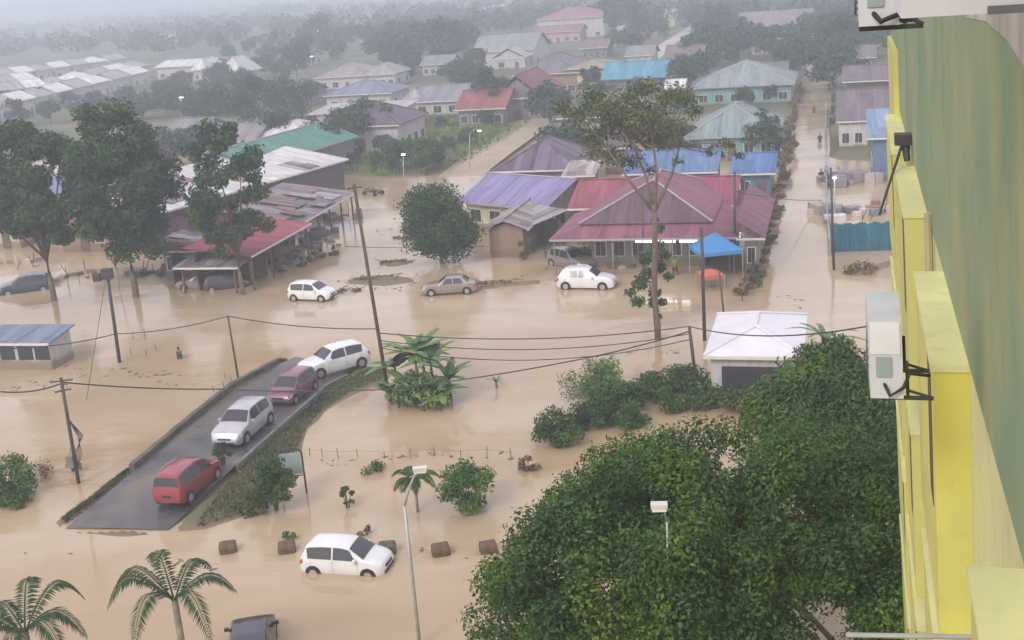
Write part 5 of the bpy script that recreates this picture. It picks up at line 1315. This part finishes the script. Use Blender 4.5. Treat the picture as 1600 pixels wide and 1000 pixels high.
tent(1110, 449, 1.7, 1.1, .35, (.50, .13, .06), 'small orange red parasol top below the blue canopy', name='orange_canopy')
# verandah tube lights of the big house
for i, (u0, u1) in enumerate([(993, 1018), (1028, 1055), (1062, 1090)]):
    a, b_ = P(u0, 377, 2.45), P(u1, 377, 2.45); m = MB(); c = (a + b_) / 2; m.box(c, ((b_ - a).length, .16, .16), math.atan2(b_.y - a.y, b_.x - a.x))
    o = m.build('tube_light', emit((1, .97, .92), 2.5)); o.location = (0, 0, 0)
    tag(o, ['left tube light under the verandah eave of the big house', 'middle tube light under the verandah eave, just right of the thin tree', 'right tube light under the verandah eave beside the blue canopy'][i], 'tube light', 'tube lights under the verandah')
# sign board / stall in front of the verandah and clutter
def clutter(u, v, n, label, cols, sp=2.0, name='junk_pile', z=0, smax=.9, seed=1):
    g_ = random.Random(seed); p = P(u, v, z); r = empty(name, (p.x, p.y, z - .2), .1, label, 'junk')
    for i in range(n):
        m = MB(); s = g_.uniform(.25, smax); m.box((g_.uniform(-sp, sp), g_.uniform(-sp, sp) * .7, s * .4 + .1), (s * g_.uniform(.6, 2), s, s * g_.uniform(.5, 1.1)), g_.uniform(0, 3)); m.build(g_.choice(['crate', 'board', 'box']), flat(g_.choice(cols), .7), r)
    for i in range(n // 3):
        m = MB(); a = Vector((g_.uniform(-sp, sp), g_.uniform(-sp, sp), 0)); m.tube(a, a + Vector((g_.uniform(-.6, .6), g_.uniform(-.6, .6), g_.uniform(1, 1.9))), .04); m.build('stick', WOOD, r)
    return r
clutter(1330, 335, 26, 'pale heap of washing and boards in the yard behind the blue fence', [(.5, .48, .46), (.35, .30, .28), (.2, .2, .22), (.6, .58, .58), (.25, .12, .1)], 3.6, seed=3, smax=1.5)
clutter(1325, 285, 18, 'grey junk in the yard farther behind the blue fence', [(.4, .38, .38), (.2, .2, .22), (.28, .25, .24)], 3.6, seed=4, smax=1.6)
clutter(925, 415, 12, 'dark clutter beside the verandah behind the white crossover', [(.12, .1, .1), (.25, .22, .2), (.08, .08, .1)], 1.8, seed=5)
clutter(235, 425, 14, 'dark stalls and goods under the tin canopy of the second tall tree', [(.1, .09, .1), (.2, .16, .15), (.06, .06, .08)], 2.2, seed=6)
clutter(135, 430, 12, 'broken boards and posts between the first and second tall trees', [(.22, .14, .1), (.14, .1, .09), (.3, .25, .2)], 2.6, seed=7, smax=.6)
clutter(20, 415, 10, 'pale crates at the left edge behind the dark blue car', [(.45, .40, .34), (.3, .2, .16), (.5, .36, .34)], 2.6, seed=8)
clutter(400, 412, 12, 'goods and planks along the front of the row shop', [(.14, .12, .12), (.2, .17, .15)], 2.5, seed=9)
clutter(500, 385, 10, 'planks and drums at the lane end of the row shop', [(.14, .12, .12), (.2, .17, .18)], 2.0, seed=10)
clutter(450, 200, 6, 'pale tanks and boards between the teal roof and the diamond roof', [(.6, .6, .6), (.4, .4, .42)], 2.0, seed=11)
clutter(430, 398, 14, 'stacked goods under the pink roof of the shop row', [(.14, .12, .12), (.3, .26, .24), (.2, .1, .1)], 3.0, seed=12)
clutter(480, 372, 14, 'stacked goods under the middle of the rusty shop roof', [(.14, .12, .12), (.3, .26, .24), (.1, .14, .16)], 3.0, seed=13)
clutter(522, 340, 12, 'drums and boards under the far end of the rusty shop roof', [(.14, .12, .12), (.25, .22, .2)], 3.0, seed=14)
clutter(900, 402, 14, 'dark furniture and racks on the left part of the verandah', [(.12, .1, .1), (.2, .14, .16), (.08, .08, .1)], 2.2, seed=15)
clutter(985, 415, 9, 'tables and a pale board in the middle of the verandah front', [(.12, .1, .1), (.45, .44, .42), (.2, .2, .16)], 1.6, seed=16, smax=.6)
# floating debris
for (u, v, lab, s) in [(618, 410, 'dark floating debris mound left of the round tree', 1.0), (585, 436, 'long low drift of debris behind the white hatchback', 1.5), (545, 455, 'flat dark debris beside the front of the small white hatchback', .9), (772, 443, 'debris bar just right of the beige saloon', 1.3), (633, 372, 'branch and drum stuck at the left foot of the round tree', .8)]:
    p = P(u, v, 0); g_ = random.Random(int(u)); r = empty('debris_raft', (p.x, p.y, 0), 0, lab, 'debris', 'debris rafts in the flooded road')
    for i in range(12):
        m = MB(); a = Vector((g_.uniform(-1.3, 1.3) * s, g_.uniform(-.5, .5) * s, g_.uniform(0, .15))); m.tube(a, a + Vector((g_.uniform(-1, 1) * s, g_.uniform(-.6, .6), g_.uniform(-.05, .3))), .05, .02, 5); m.build('branch', BARK, r)
    vv, ff = leaf_np([(g_.uniform(-1.2, 1.2) * s, g_.uniform(-.4, .4) * s, .05, .4 * s, .14) for _ in range(7)], 260, .22, int(u), .5); np_mesh('foliage', vv, ff, L_DRY, r)
# drowned fence posts
def posts(pix, label, name='post_row'):
    p0 = P(*pix[0], 0); r = empty(name, p0, 0, label, 'fence'); prev = None
    for (u, v) in pix:
        p = P(u, v, 0) - p0; g_ = random.Random(int(u * 7 + v)); m = MB(); m.tube(p + Vector((0, 0, -.4)), p + Vector((g_.uniform(-.08, .08), 0, g_.uniform(.35, .8))), .022, .018, 6); m.build('post', WOOD, r)
        if prev is not None: m = MB(); m.tube(prev + Vector((0, 0, .35)), p + Vector((0, 0, .35)), .006, .006, 4); m.build('wire', DARKMETAL, r)
        prev = p
posts([(484, 712), (505, 714), (530, 716), (560, 714), (600, 716), (640, 714), (680, 712), (720, 715), (760, 712), (800, 716)], 'row of drowned fence posts right of the notice board')
posts([(205, 556), (208, 530), (228, 530), (230, 556), (245, 548)], 'small broken frame of posts right of the transformer pole')
posts([(335, 612), (350, 606), (362, 598), (352, 592)], 'little posts at the left wall of the dry road by the thin pole')
posts([(108, 452), (125, 444), (140, 436), (155, 430)], 'slanting row of rails between the first and second tall trees')
# dark panel painted for the shade inside the white shed; kiosk windows
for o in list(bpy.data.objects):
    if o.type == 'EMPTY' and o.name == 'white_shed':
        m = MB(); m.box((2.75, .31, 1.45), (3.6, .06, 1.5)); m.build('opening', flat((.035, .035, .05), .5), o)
    if o.type == 'EMPTY' and o.name == 'blue_kiosk':
        for x in (1.9, 3.2, 4.6, 5.9):
            m = MB(); m.box((x, .27, 1.5), (1.1, .06, .95)); m.build('window', DARKW, o)
# far white terrace rows at the left: each a house of its own
def terrace(u0, v0, u1, v1, nH, dep, lab, grp, ze=4.0, rise=1.8):
    for i in range(nH):
        a = (u0 + (u1 - u0) * i / nH, v0 + (v1 - v0) * i / nH); b_ = (u0 + (u1 - u0) * (i + .93) / nH, v0 + (v1 - v0) * (i + .93) / nH)
        house('terrace_house', lab, a, b_, dep * .62, ze, rise, 'gx' if i % 3 else 'hip', roofm((.98, .98, 1.0), .0) if i % 2 == 0 else roofm((.50, .49, .52), .0), WW, nwin=1, nside=0, oh=.4, group=grp, cat='terraced house', az=None)
terrace(-30, 172, 236, 110, 9, 12, 'white roofed terraced house in the nearer long row at the left', 'terraced houses of the nearer long row', 4.0, 1.8)
terrace(-30, 146, 112, 128, 4, 12, 'white roofed terraced house in the short row behind the nearer one', 'terraced houses of the short middle row')
terrace(-30, 134, 60, 121, 3, 12, 'white roofed terraced house of the small row between the two long rows', 'terraced houses of the small row')
terrace(120, 124, 238, 100, 4, 12, 'white roofed terraced house in the right hand middle row', 'terraced houses of the right hand middle row')
terrace(-30, 122, 200, 90, 8, 12, 'white roofed terraced house in the farther long row at the left', 'terraced houses of the farther long row')
house('long_pale_block', 'long pale roofed block right of the terraces', (240, 106), (326, 94), 14, 4, 1.5, 'gx', roofm(WH, 0), WW, nwin=4)
house('white_pyramid_house', 'small white pyramid roof, left one of two in the trees', (297, 110), (322, 108), 12, 3.5, 3, 'hip', roofm(WH, 0), WW, nwin=1)
house('white_pyramid_house', 'larger white pyramid roof, right one of two in the trees', (338, 116), (376, 113), 13, 3.5, 4, 'hip', roofm(WH, 0), WW, nwin=1)
# bush under the lamp; the yellow lamplight is put into its leaf colour
bush(283, 172, 34, 26, 'bush in the hazy trees with yellow lamplight painted into its leaves', leafm((.55, .42, .03), .0), 500, .6, 130, 8)
# pale far lane
def lane(name, pl_, hw, mat, label, z=.62):
    m = MB(); vv = []; ff = []
    pw_ = [P(u, v, .5) for u, v in pl_]
    for i, p in enumerate(pw_):
        a = pw_[max(0, i - 1)]; c = pw_[min(len(pw_) - 1, i + 1)]; d = (c - a); d.z = 0; d.normalize(); n_ = Vector((-d.y, d.x, 0)) * hw
        zz = max(gz(p), gz(p + n_), gz(p - n_)) + .06
        vv += [(p.x - n_.x, p.y - n_.y, zz), (p.x + n_.x, p.y + n_.y, zz)]
    for i in range(len(pw_) - 1): ff.append((2 * i, 2 * i + 1, 2 * i + 3, 2 * i + 2))
    m.add(vv, ff); tag(m.build(name, mat), label, None, None, 'structure')
lane('far_lane', [(1000, 108), (1020, 90), (1045, 68), (1075, 48), (1110, 30), (1150, 14)], 2.2, paint((.42, .38, .36), .8, .1, .3), 'pale lane climbing away between the far houses')
lane('muddy_lane', [(690, 292), (730, 262), (765, 240), (800, 216), (828, 196), (845, 180)], 3.0, paint((.36, .28, .20), .7, .12, .3), 'muddy lane beside the green field')
# ---------------------------------------------------------------- haze: one closed box of thin even air
hm = bpy.data.materials.new('thin_haze'); hm.use_nodes = True; n = hm.node_tree; n.nodes.clear()
ho = n.nodes.new('ShaderNodeOutputMaterial'); pv = n.nodes.new('ShaderNodeVolumePrincipled')
pv.inputs['Color'].default_value = (.80, .88, .985, 1); pv.inputs['Density'].default_value = .00145; pv.inputs['Anisotropy'].default_value = .2
n.links.new(pv.outputs[0], ho.inputs['Volume'])
m = MB(); m.box((0, 2500, 16.2), (6400, 6000, 35.6)); m.v = m.v
tag(m.build('haze', hm), 'pale blue grey haze over the flooded town', None, None, 'stuff')
